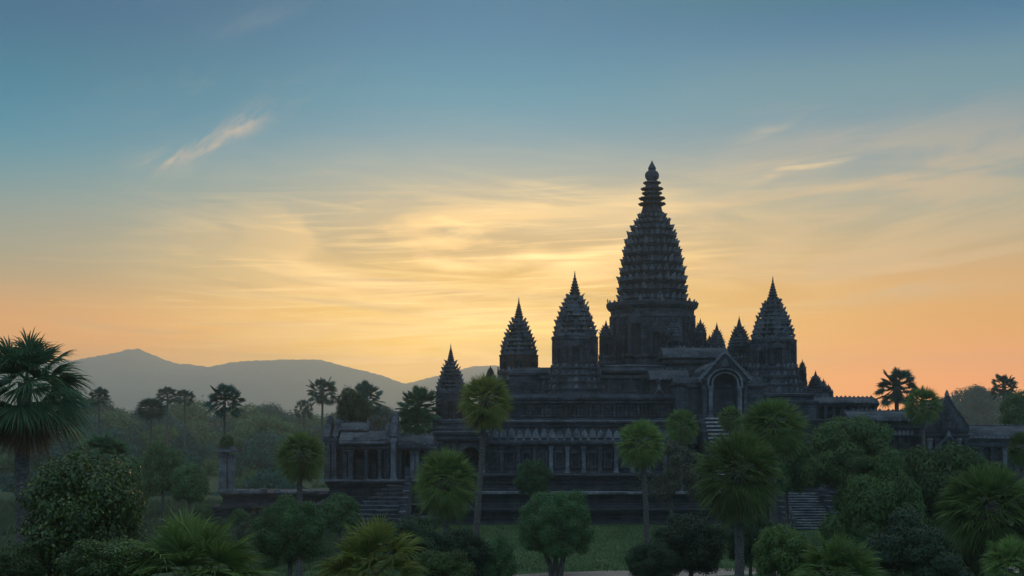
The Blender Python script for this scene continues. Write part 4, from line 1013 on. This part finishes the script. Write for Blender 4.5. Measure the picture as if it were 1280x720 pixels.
def leaf_cloud(name, seed, clumps, n, size, elong=1.7, shell=.55, up=.25, jag=.25, hang=0.0, nr=.55):
    """leaves through the volume of the given ellipsoid clumps (cx, cy, cz, rx, ry, rz)"""
    g = np.random.default_rng(seed); C = np.array(clumps)
    wt = (C[:, 3] * C[:, 4] + C[:, 3] * C[:, 5]); wt = wt / wt.sum()
    k = g.choice(len(C), n, p=wt)
    d = g.normal(size=(n, 3)); d /= np.linalg.norm(d, axis=1)[:, None]
    r = (shell + (1 - shell) * g.random(n) ** .8) * (1 + g.normal(0, jag * .35, n))
    # twig-scale lumps so that the outline is uneven
    lump = np.sin(d[:, 0] * 9 + k * 1.7) * np.sin(d[:, 1] * 8 + k * .9) * np.sin(d[:, 2] * 10 + k * 2.3)
    r *= 1 + jag * lump
    p = C[k, :3] + d * C[k, 3:6] * r[:, None]
    nd = d + np.array([0, 0, up]) + g.normal(0, nr, (n, 3)); nd /= np.linalg.norm(nd, axis=1)[:, None]
    t = np.cross(nd, g.normal(size=(n, 3))); t /= np.linalg.norm(t, axis=1)[:, None]
    if hang: t[:, 2] -= hang; t /= np.linalg.norm(t, axis=1)[:, None]
    b = np.cross(nd, t); s = size * g.uniform(.6, 1.3, n)[:, None]
    v = np.empty((n, 4, 3)); v[:, 0] = p - t * s * elong * .5; v[:, 1] = p + b * s * .5 + nd * s * .12; v[:, 2] = p + t * s * elong * .5; v[:, 3] = p - b * s * .5 + nd * s * .12
    return np_mesh(name, v.reshape(-1, 3), np.arange(n * 4), 4)

def round_clumps(seed, n, r_in=.55, rc=(.28, .42), flat=1.0, low=-.6, core=.55):
    g = np.random.default_rng(seed); out = [(0, 0, 0, core, core, core * flat)]
    for i in range(n):
        zz = 1 - (i + .5) / n * (1 - low); a = i * 2.4 + g.uniform(-.4, .4); q = math.sqrt(max(0, 1 - zz * zz)); rr = r_in * g.uniform(.82, 1.18); c = g.uniform(*rc)
        out.append((math.cos(a) * q * rr, math.sin(a) * q * rr, zz * rr, c, c, c * g.uniform(.7, .95) * flat))
    return out

CROWNS = {}; HUB = {}
def crown_mesh(kind):
    if kind in CROWNS: return CROWNS[kind]
    base, _, k = kind.partition('-'); sd = sum(ord(c) for c in kind) + 11
    if base == 'pom': me = palm_crown('crown', sd, 92, 22, .50, .50, .0135, 2.6, .24, -1.3, 1.5, .10, even=1)           # dense drooping ball
    elif base == 'pomfine': me = palm_crown('crown', sd, 130, 26, .52, .48, .0095, 2.7, .28, -1.35, 1.5, .10, even=1)
    elif base == 'open': me = palm_crown('crown', sd, 44, 22, .62, .36, .030, 4.6, .16, -.9, 1.45, .16, rag=.05)         # stiff open fans with sky between
    elif base == 'big': me = palm_crown('crown', sd, 40, 46, .46, .62, .0115, 2.7, .42, -.85, 1.45, .2, seg=6)
    elif base == 'low': me = palm_crown('crown', sd, 34, 34, .48, .54, .0145, 3.1, .30, -.35, 1.5, .12, seg=6)
    elif base == 'dead': me = palm_crown('dead_fronds', sd, 34, 24, .30, .74, .010, 1.5, .2, dead=True, pet_droop=.1)
    elif base == 'tree': me = leaf_cloud('crown', sd, round_clumps(sd, 24, .66, (.24, .40), .9, -.5, .5), 18000, .042, 1.8, .55, nr=.38)
    elif base == 'fine': me = leaf_cloud('crown', sd, round_clumps(sd, 46, .74, (.18, .27), 1.0, -.75, .72), 40000, .024, 2.0, .65, jag=.14, nr=.36)
    elif base == 'near': me = leaf_cloud('crown', sd, round_clumps(sd, 44, .70, (.20, .34), .95, -.8, .62), 42000, .030, 1.9, .5, jag=.35)
    elif base == 'plume': me = leaf_cloud('crown', sd, round_clumps(sd, 40, .70, (.22, .34), .62, -.35, .62), 50000, .025, 2.0, .6, .4, jag=.2, nr=.36)
    elif base == 'sparse': me = leaf_cloud('crown', sd, round_clumps(sd, 30, .68, (.16, .26), .9, -.6, .2), 9000, .030, 2.2, .3, jag=.4)
    elif base == 'far': me = leaf_cloud('crown', sd, round_clumps(sd, 16, .62, (.28, .46), .9, -.5, .62), 15000, .045, 1.6, .7, up=.35, nr=.28)
    # bring the crown's bulk to a unit box so that crowns can be sized from their outline
    n = len(me.vertices); c = np.empty(n * 3, np.float32); me.vertices.foreach_get('co', c); c = c.reshape(-1, 3)
    if base in ('tree', 'fine', 'near', 'plume', 'sparse', 'far'): lo, hi = np.percentile(c, .4, 0), np.percentile(c, 99.6, 0)
    elif base == 'dead': lo, hi = np.array([-1, -1, -1.0]), np.array([1, 1, 1.0])
    else: lo, hi = np.percentile(c, .5, 0), np.percentile(c, 99.5, 0)
    mid = (lo + hi) / 2; half = (hi - lo) / 2; hx = (half[0] + half[1]) / 2; mid[:2] *= .3 if base == 'dead' else 1
    c = (c - mid) / np.array([hx, hx, half[2]]); me.vertices.foreach_set('co', c.astype(np.float32).reshape(-1)); me.update()
    HUB[kind] = -mid[2] / half[2]
    CROWNS[kind] = me; return me

def place_crown(root, kind, m, loc, r, rz=None, name='crown', sq=1.0):
    me = crown_mesh(kind)
    if me.materials and me.materials[0] != m:
        key = kind + '|' + m.name
        if key not in CROWNS: CROWNS[key] = me.copy(); CROWNS[key].materials.clear()
        me = CROWNS[key]
    o = link(name, me, m, root); rz = R.uniform(0, 6.28) if rz is None else rz
    o.location = loc; o.rotation_euler = (R.uniform(-.08, .08), R.uniform(-.08, .08), rz)
    o.scale = (r, r, r * sq) if not isinstance(r, tuple) else r
    return o

def palm(px_, py_, w, h, D, kind, m, label, group='fan palms', base=None, tr=.19, lean=None, dead=True, sq=None):
    """px_, py_: centre of the crown in the photograph; w, h its size there; D its distance in metres"""
    s = D / F; x, zc = X(px_, D), Z(py_, D); crown_mesh(kind); z = zc + HUB[kind] * h * s / 2; bx = X(base[0], D) if base else x; gz = ground_z(D) if (base is None or base[1] is None) else base[1]
    t = thing('palm_tree', label, 'palm tree', (bx, D, gz), group)
    b = MB(); hgt = z - gz; n = max(6, int(hgt / .35)); pts = []; rad = []
    for i in range(n + 1):
        u = i / n; pts.append((bx + (x - bx) * (u ** 1.4) + .05 * math.sin(u * 7 + px_), D + .05 * math.sin(u * 5), gz - .2 + (hgt + .1) * u))
        rad.append(tr * (1.25 - .42 * u + .35 * math.exp(-u * 14)) * (1 + .05 * (i % 2)))
    b.tube(pts, rad, 10); b.build('trunk', BARK_PALM, t)
    r = w * s / 2 * .97
    place_crown(t, kind, m, (x - bx, 0, zc - gz), r, sq=(sq or h / w))
    if dead:
        d = place_crown(t, 'dead', LEAF_DEAD, (x - bx, 0, z - gz - r * .05), r * (.95 if kind.startswith('pom') else .75), name='dead_fronds', sq=1.0)
        bt = MB(); bt.loft([[(x + math.cos(a) * q, D + math.sin(a) * q, z + zz) for a in [2 * math.pi * k / 12 for k in range(12)]] for zz, q in ((-r * .45, tr), (-r * .35, tr * 1.5), (-r * .1, tr * 1.9), (r * .1, tr * 1.4), (r * .25, tr * .4))])
        bt.build('leaf_bases', BARK_PALM, t)
    return t

def tree(px_, py_, w, h, D, kind, m, label, name='tree', cat='tree', group=None, stems=1, base=None, tr=None, dy=0.0):
    s = D / F; x, z = X(px_, D), Z(py_, D); gz = ground_z(D) if base is None else base; rw, rh = w * s / 2, h * s / 2
    t = thing(name, label, cat, (x, D, gz), group)
    b = MB(); hgt = z - gz; tr = tr or max(.07, min(.4, rw * .075)); g = random.Random(int(px_ * 7 + py_))
    for k in range(stems):
        ox = (k - (stems - 1) / 2) * tr * 2.2; top = (x + ox * 2 + g.uniform(-.1, .1) * rw, D + g.uniform(-.15, .15) * rw, z - rh * .25)
        fork = (x + ox * 1.5 + g.uniform(-.05, .05) * rw, D, gz + max(.3, hgt - rh * .95))
        b.tube([(x + ox * .6, D, gz - .2), (x + ox, D, gz + (fork[2] - gz) * .5), fork, ((fork[0] + top[0]) / 2, top[1] * .5 + D * .5, (fork[2] + top[2]) / 2), top], [tr * 1.3, tr, tr * .85, tr * .6, tr * .2], 8)
        for q in range(7):
            a = q * 2.4 + g.uniform(0, 1); rr = g.uniform(.5, .85); e = (x + math.cos(a) * rw * rr, D + math.sin(a) * rw * rr, z + g.uniform(-.25, .55) * rh)
            mid = (fork[0] * .55 + e[0] * .45, fork[1] * .55 + e[1] * .45, fork[2] * .4 + e[2] * .6 - .05 * rh)
            b.tube([fork, mid, e], [tr * .55, tr * .35, tr * .08], 6)
    b.build('trunk', BARK, t)
    place_crown(t, kind, m, (0, 0, z - gz), (rw, rw * .95, rh))
    return t

def build_palms():
    G = 'round-crowned fan palms round the lawn'
    # big dark palm on the left edge: stiff fans above, a dense brown skirt of dead fronds below
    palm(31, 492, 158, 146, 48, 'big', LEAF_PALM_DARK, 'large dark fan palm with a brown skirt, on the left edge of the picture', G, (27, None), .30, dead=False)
    t = bpy.data.objects['palm_tree']; s = 48 / F
    place_crown(t, 'dead-b', LEAF_DEAD, (X(34, 48) - t.location.x, 0, Z(496, 48) - t.location.z), 70 * s, name='dead_fronds', sq=.95)
    place_crown(t, 'dead-c', LEAF_DEAD, (X(34, 48) - t.location.x, 0, Z(490, 48) - t.location.z), 74 * s, name='dead_fronds', sq=.95)
    palm(922, 598, 112, 122, 66, 'pomfine', LEAF_PALM, 'big shaggy ball-crowned palm in front of the porch steps', G, (924, None), .24)
    palm(967, 537, 86, 80, 84, 'pomfine-b', LEAF_PALM, 'wide pale-green palm crown just behind the big shaggy ball-crowned palm', G, (965, None), .22)
    palm(606, 505, 70, 74, 84, 'pom', LEAF_PALM_SUNLIT, 'tall yellow-green palm on a leaning pale trunk, beside the left gatehouse', G, (594, None), .20)
    palm(557, 607, 82, 92, 76, 'pomfine-c', LEAF_PALM, 'round green palm with a short trunk, in front of the tall leaning one', G, (558, None), .22)
    palm(376, 572, 66, 66, 86, 'pom-b', LEAF_PALM, 'round green palm in front of the stone terrace, left of the pavilion', G, (374, None), .20)
    palm(801, 556, 62, 64, 92, 'pom-c', LEAF_PALM, 'medium palm on a slim leaning trunk over the lawn', G, (811, None), .19)
    palm(852, 534, 44, 46, 136.2, 'pom-d', LEAF_PALM, 'small round palm before the wall left of the porch steps', G, (852, 3.3), .17)
    palm(913, 524, 34, 34, 136.4, 'pom-b', LEAF_PALM, 'little palm crown directly below the porch archway', G, (913, 3.3), .15)
    palm(1236, 640, 128, 118, 58, 'pomfine-d', LEAF_PALM, 'broad blue-green fine-leaved palm at the lower right edge', G, (1238, None), .25)
    palm(1276, 562, 34, 46, 80, 'pom', LEAF_PALM, 'palm crown cut by the right edge, above the broad fine-leaved palm', G, (1282, None), .18)
    G = 'slender palms standing against the sky'
    palm(281, 501, 46, 42, 150, 'open', LEAF_FAR, 'slender open palm rising behind the broken stone pillar', G, None, .17, dead=False)
    palm(403, 490, 38, 36, 230, 'open-b', LEAF_FAR, 'slender palm left of the pavilion, leftmost of a close pair', G, None, .22, dead=True)
    palm(458, 498, 42, 42, 190, 'open-c', LEAF_FAR, 'open palm crown showing above the pavilion roof', G, None, .2, dead=False)
    palm(522, 508, 56, 50, 142, 'open-d', LEAF_PALM_DARK, 'spreading palm between the pavilion and the small left spire', G, (521, 4.5), .2, dead=False)
    palm(519, 528, 48, 42, 141, 'pom-c', LEAF_PALM_DARK, 'drooping dark palm crown under the spreading palm by the pavilion', G, (524, 4.5), .2, dead=False)
    palm(1121, 485, 50, 50, 185, 'open', LEAF_FAR, 'open palm silhouetted above the right gallery roof', G, (1119, None), .36, dead=True)
    palm(1153, 508, 48, 50, 141, 'pom-b', LEAF_PALM, 'leafy palm in front of the gallery, left of the gate gable', G, (1155, None), .22, dead=False)
    palm(1255, 484, 32, 32, 240, 'open-b', LEAF_FAR, 'distant thin palm before the hazy trees at the far right', G, None, .22)
    palm(124, 497, 26, 26, 210, 'open-c', LEAF_FAR, 'palm top just right of the big dark palm, over the forest', G, None, .2, dead=False)
    palm(209, 494, 28, 22, 250, 'open-d', LEAF_FAR, 'palm head poking out of the forest top, left one of two', G, None, .2, dead=False)
    palm(231, 497, 26, 20, 252, 'open', LEAF_FAR, 'palm head poking out of the forest top, right one of two', G, None, .2, dead=False)
    palm(189, 512, 40, 30, 205, 'pom', LEAF_FAR, 'forked palm rising in front of the forest, left of the pillar', G, None, .25, dead=False)
    G = 'low fan palms along the bottom'
    palm(242, 706, 192, 128, 33, 'low', LEAF_PALM, 'low spreading fan palm at the bottom, right of the broad-leaved tree', G, None, .16, dead=False)
    palm(466, 698, 128, 104, 38, 'low-b', LEAF_PALM_SUNLIT, 'yellow-green fan palm at the bottom, left of the dark bushes', G, None, .15, dead=False)
    palm(1047, 706, 116, 82, 45, 'low-c', LEAF_PALM, 'low fan palm at the bottom below the stone staircase', G, None, .15, dead=False)
    palm(127, 562, 76, 46, 84, 'low', LEAF_PALM_DARK, 'dark fan palm showing behind the broad-leaved tree', G, None, .2, dead=False)
    palm(1262, 700, 70, 60, 50, 'low-b', LEAF_PALM, 'low palm clump in the bottom right corner', G, None, .16, dead=False)
build_palms()

def build_trees():
    tree(106, 650, 150, 156, 36, 'near', LEAF_BROAD, 'broad-leaved dark tree with glossy leaves, right of the big palm trunk', 'broadleaf_tree', group='bushes and trees in front')
    tree(14, 712, 80, 60, 34, 'near-b', LEAF_BROAD, 'leafy bush at the foot of the big dark palm', 'bush', 'bush', group='bushes and trees in front')
    tree(140, 705, 110, 60, 33, 'near-c', LEAF_BROAD, 'low bush in front of the broad-leaved dark tree', 'bush', 'bush', group='bushes and trees in front')
    tree(695, 655, 92, 80, 90, 'fine', LEAF_BUSH, 'clipped round tree on several short stems, alone on the lawn', 'round_tree', 'tree', stems=3, tr=.2)
    tree(667, 598, 46, 46, 124, 'fine-b', LEAF_BUSH, 'small round bush against the temple terrace, above the clipped tree', 'bush', 'bush')
    tree(840, 590, 78, 72, 118, 'sparse', LEAF_DRY, 'thin twiggy brownish tree behind the slim leaning palm', 'tree', 'tree')
    tree(362, 664, 92, 84, 58, 'fine-c', LEAF_BUSH, 'rounded green bush between the two bottom fan palms', 'bush', 'bush')
    tree(424, 640, 52, 44, 100, 'tree', LEAF_BUSH, 'small dusky bush below the pavilion steps', 'bush', 'bush')
    tree(622, 697, 46, 54, 74, 'tree-b', LEAF_BUSH, 'small drooping sapling left of the clipped round tree', 'sapling', 'tree', stems=2)
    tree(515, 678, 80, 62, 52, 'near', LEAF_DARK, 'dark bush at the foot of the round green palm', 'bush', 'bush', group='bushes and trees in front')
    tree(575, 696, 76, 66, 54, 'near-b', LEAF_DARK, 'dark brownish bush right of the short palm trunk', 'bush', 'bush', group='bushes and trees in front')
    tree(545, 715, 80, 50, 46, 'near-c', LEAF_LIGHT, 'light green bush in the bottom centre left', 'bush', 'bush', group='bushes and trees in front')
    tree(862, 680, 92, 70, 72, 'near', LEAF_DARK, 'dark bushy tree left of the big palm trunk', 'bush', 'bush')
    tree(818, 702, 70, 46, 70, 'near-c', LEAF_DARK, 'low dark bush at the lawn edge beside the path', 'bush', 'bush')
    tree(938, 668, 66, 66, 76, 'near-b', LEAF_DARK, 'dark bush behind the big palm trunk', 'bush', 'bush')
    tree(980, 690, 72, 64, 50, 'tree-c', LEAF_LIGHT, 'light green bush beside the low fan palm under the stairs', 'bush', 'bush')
    tree(1064, 570, 118, 92, 108, 'plume', LEAF_FEATHER, 'wide dusky tree above the stone staircase', 'tree', 'tree', group='big spreading trees at the right')
    tree(984, 572, 62, 84, 112, 'tree', LEAF_BUSH, 'dusky tree at the left side of the stone staircase', 'tree', 'tree', group='big spreading trees at the right')
    for a in ((1105, 655, 128, 175, 76, 'plume-b', 'dark spreading tree right of the stone staircase, its near left half'), (1178, 640, 140, 160, 80, 'plume-c', 'dark spreading tree in front of the gate gable'),
              (1090, 612, 90, 80, 79, 'plume', 'feathery crown on the shoulder of the dark spreading tree'), (1140, 690, 130, 100, 66, 'plume-b', 'dark foliage low between the spreading tree and the fine-leaved palm'),
              (1222, 612, 80, 80, 84, 'plume-c', 'feathery tree behind the broad fine-leaved palm')):
        tree(*a[:6], LEAF_FEATHER if a[0] != 1140 else LEAF_DARK, a[6], 'spreading_tree', 'tree', group='big spreading trees at the right')
    tree(442, 508, 44, 44, 139, 'tree-b', LEAF_DARK, 'dark tree growing on the pavilion roof terrace', 'tree', 'tree')
    tree(476, 527, 40, 40, 260, 'far', LEAF_FAR, 'hazy tree in the gap right of the pavilion roof', 'tree', 'tree')
    tree(1274, 518, 44, 56, 165, 'tree', LEAF_BUSH, 'leafy tree at the right edge above the outer gallery', 'tree', 'tree')
    tree(283, 552, 18, 18, 140, 'tree-c', LEAF_BUSH, 'tuft of plants on top of the broken stone pillar', 'plant', 'plant', base=Z(558, 140))
    tree(237, 604, 46, 48, 118, 'tree', LEAF_BUSH, 'small round dusky tree in the meadow left of the pillar', 'tree', 'tree')
    tree(203, 585, 54, 60, 132, 'tree-b', LEAF_BUSH, 'taller dusky tree behind the small round meadow tree', 'tree', 'tree')
    tree(170, 600, 50, 56, 140, 'far-b', LEAF_BUSH, 'dim tree in the meadow next to the broad-leaved tree', 'tree', 'tree')
    tree(380, 512, 22, 24, 260, 'sparse', LEAF_FAR, 'small thin-crowned tree left of the tall pair of palms', 'tree', 'tree')
    # the forest behind on the left: single trees with their own crowns
    g = random.Random(5)
    prof = [(-30, 500), (60, 500), (100, 497), (125, 500), (150, 505), (175, 512), (195, 500), (212, 500), (232, 502), (250, 512), (262, 522), (280, 520), (300, 506), (322, 500), (342, 505), (365, 518), (385, 522), (405, 520), (430, 512), (450, 515), (470, 530), (500, 528)]
    place = ['behind the big dark palm', 'left of the two palm heads', 'beneath the two palm heads', 'left of the slender pillar palm', 'right of the slender pillar palm', 'behind the round palm by the terrace', 'behind the pavilion']
    def where(p): return place[0] if p < 110 else place[1] if p < 195 else place[2] if p < 245 else place[3] if p < 282 else place[4] if p < 340 else place[5] if p < 410 else place[6]
    cnt = 0
    for row, (D, dy, st, k) in enumerate(((430, 0, 27, 1.0), (360, 16, 30, .85), (300, 36, 34, .8), (240, 56, 42, .7), (196, 88, 34, .75))):
        p = -30 + row * 9
        while p < 500:
            top = float(np.interp(p, [a for a, _ in prof], [b for _, b in prof])) + dy + g.uniform(-5, 7)
            w = g.uniform(58, 84) * k ** .3; h = g.uniform(50, 72)
            d = D + g.uniform(-14, 14)
            if row >= 3 and p > 425: break
            o = tree(p, top + h / 2, w, h, d, (['far', 'far-b', 'far-c', 'far-d'] if row < 2 else ['tree', 'tree-b', 'tree-c', 'tree-d'])[cnt % 4], LEAF_FAR if cnt % 3 else LEAF_BUSH,
                     '%s forest tree %s' % (['farthest row, topmost', 'middle-row', 'nearer row', 'lower front', 'lowest undergrowth'][row], where(p)), 'forest_tree', 'tree', group='forest trees, %s, %s' % (['farthest row', 'middle row', 'nearer row', 'front row', 'undergrowth'][row], where(p)))
            cnt += 1; p += st + g.uniform(-6, 8)
    for a in ((1212, 512, 70, 56, 520), (1180, 520, 50, 44, 560), (1246, 516, 50, 48, 540), (1150, 526, 50, 40, 600), (1290, 520, 60, 50, 530), (1226, 500, 30, 34, 500), (1060, 530, 60, 30, 640), (1110, 530, 60, 32, 620)):
        tree(*a, 'far-c', LEAF_FAR, 'pale hazy tree far behind the right gallery', 'far_tree', 'tree', group='hazy trees far behind the right gallery')
    # far-off wood that reads as one mass, closing the plain towards the hills
    gg = np.random.default_rng(3); C = []
    for x in np.arange(-1000, 1000, 16.0):
        for y0 in (640, 900, 1300):
            C.append((x + gg.uniform(-6, 6), y0 + gg.uniform(-30, 30), 5 + gg.uniform(-1, 2), gg.uniform(10, 15), 9, gg.uniform(7, 10) + (y0 - 640) * .006))
    me = leaf_cloud('woodland', 9, C, 120000, 1.3, 1.4, .5); tag(link('woodland', me, LEAF_FAR), 'far-off hazy woodland at the foot of the hills', None, None, 'stuff')
build_trees()

def blades(name, n, area, hgt, wid, m, label, seed, keep=None, flower=0):
    g = np.random.default_rng(seed); x = g.uniform(area[0], area[1], n); y = g.uniform(area[2], area[3], n)
    cl = np.sin(x * .9 + 2 * np.sin(y * .31)) * np.sin(y * .7 + 1.3 * np.sin(x * .23)); ok = cl + g.normal(0, .5, n) > keep if keep is not None else np.ones(n, bool)
    x, y, cl = x[ok], y[ok], cl[ok]; n = len(x); z = np.array([ground_z(v) for v in y])
    h = hgt * g.uniform(.5, 1.3, n) * (1 + .35 * cl); a = g.uniform(0, 6.28, n); ln = g.normal(0, .3, (n, 2)) * h[:, None]
    v = np.empty((n, 3, 3)); w = wid * g.uniform(.6, 1.4, n)
    v[:, 0] = np.stack([x - np.cos(a) * w, y - np.sin(a) * w, z], -1); v[:, 1] = np.stack([x + np.cos(a) * w, y + np.sin(a) * w, z], -1); v[:, 2] = np.stack([x + ln[:, 0], y + ln[:, 1], z + h], -1)
    me = np_mesh(name, v.reshape(-1, 3), np.arange(n * 3), 3); return tag(link(name, me, m), label, None, None, 'stuff')
GRASS = leaf_material('grass_blade', (.045, .085, .028), (.06, .105, .034), (.09, .12, .045), .3, .7, .1)
MEADOW = leaf_material('meadow_grass', (.03, .065, .032), (.042, .085, .04), (.09, .11, .055), .2, .7, .1)
blades('lawn_grass', 90000, (-20, 42, 92.5, 132.6), .16, .028, GRASS, 'short grass of the lawn before the temple', 21)
blades('meadow_grass', 70000, (-75, -14, 95, 168), .8, .03, MEADOW, 'tall dull meadow grass left of the lawn', 22, -.4)
blades('lawn_edge_grass', 26000, (-24, -8, 86, 132), .45, .03, GRASS, 'rough grass between the meadow and the lawn', 23, -.2)

def meadow_plants():
    g = random.Random(8)
    lab = [(300, 648), (325, 642), (272, 655), (340, 652), (255, 640), (395, 640), (445, 655), (410, 660), (470, 648), (310, 664)]
    wh = ['left of the pillar base', 'below the pillar', 'below the round palm by the terrace', 'below the pavilion steps']
    for i, (p, q) in enumerate(lab):
        D = 12 / ((q + 10 - 520) / F)
        tree(p, q, g.uniform(24, 40), g.uniform(14, 24), min(150, D), 'sparse-b' if i % 2 else 'tree', LEAF_DRY if i % 2 else LEAF_BUSH,
             'straggly low shrub in the meadow ' + (wh[0] if p < 270 else wh[1] if p < 330 else wh[2] if p < 410 else wh[3]), 'shrub', 'shrub', group='meadow shrubs ' + (wh[0] if p < 270 else wh[1] if p < 330 else wh[2] if p < 410 else wh[3]))
meadow_plants()
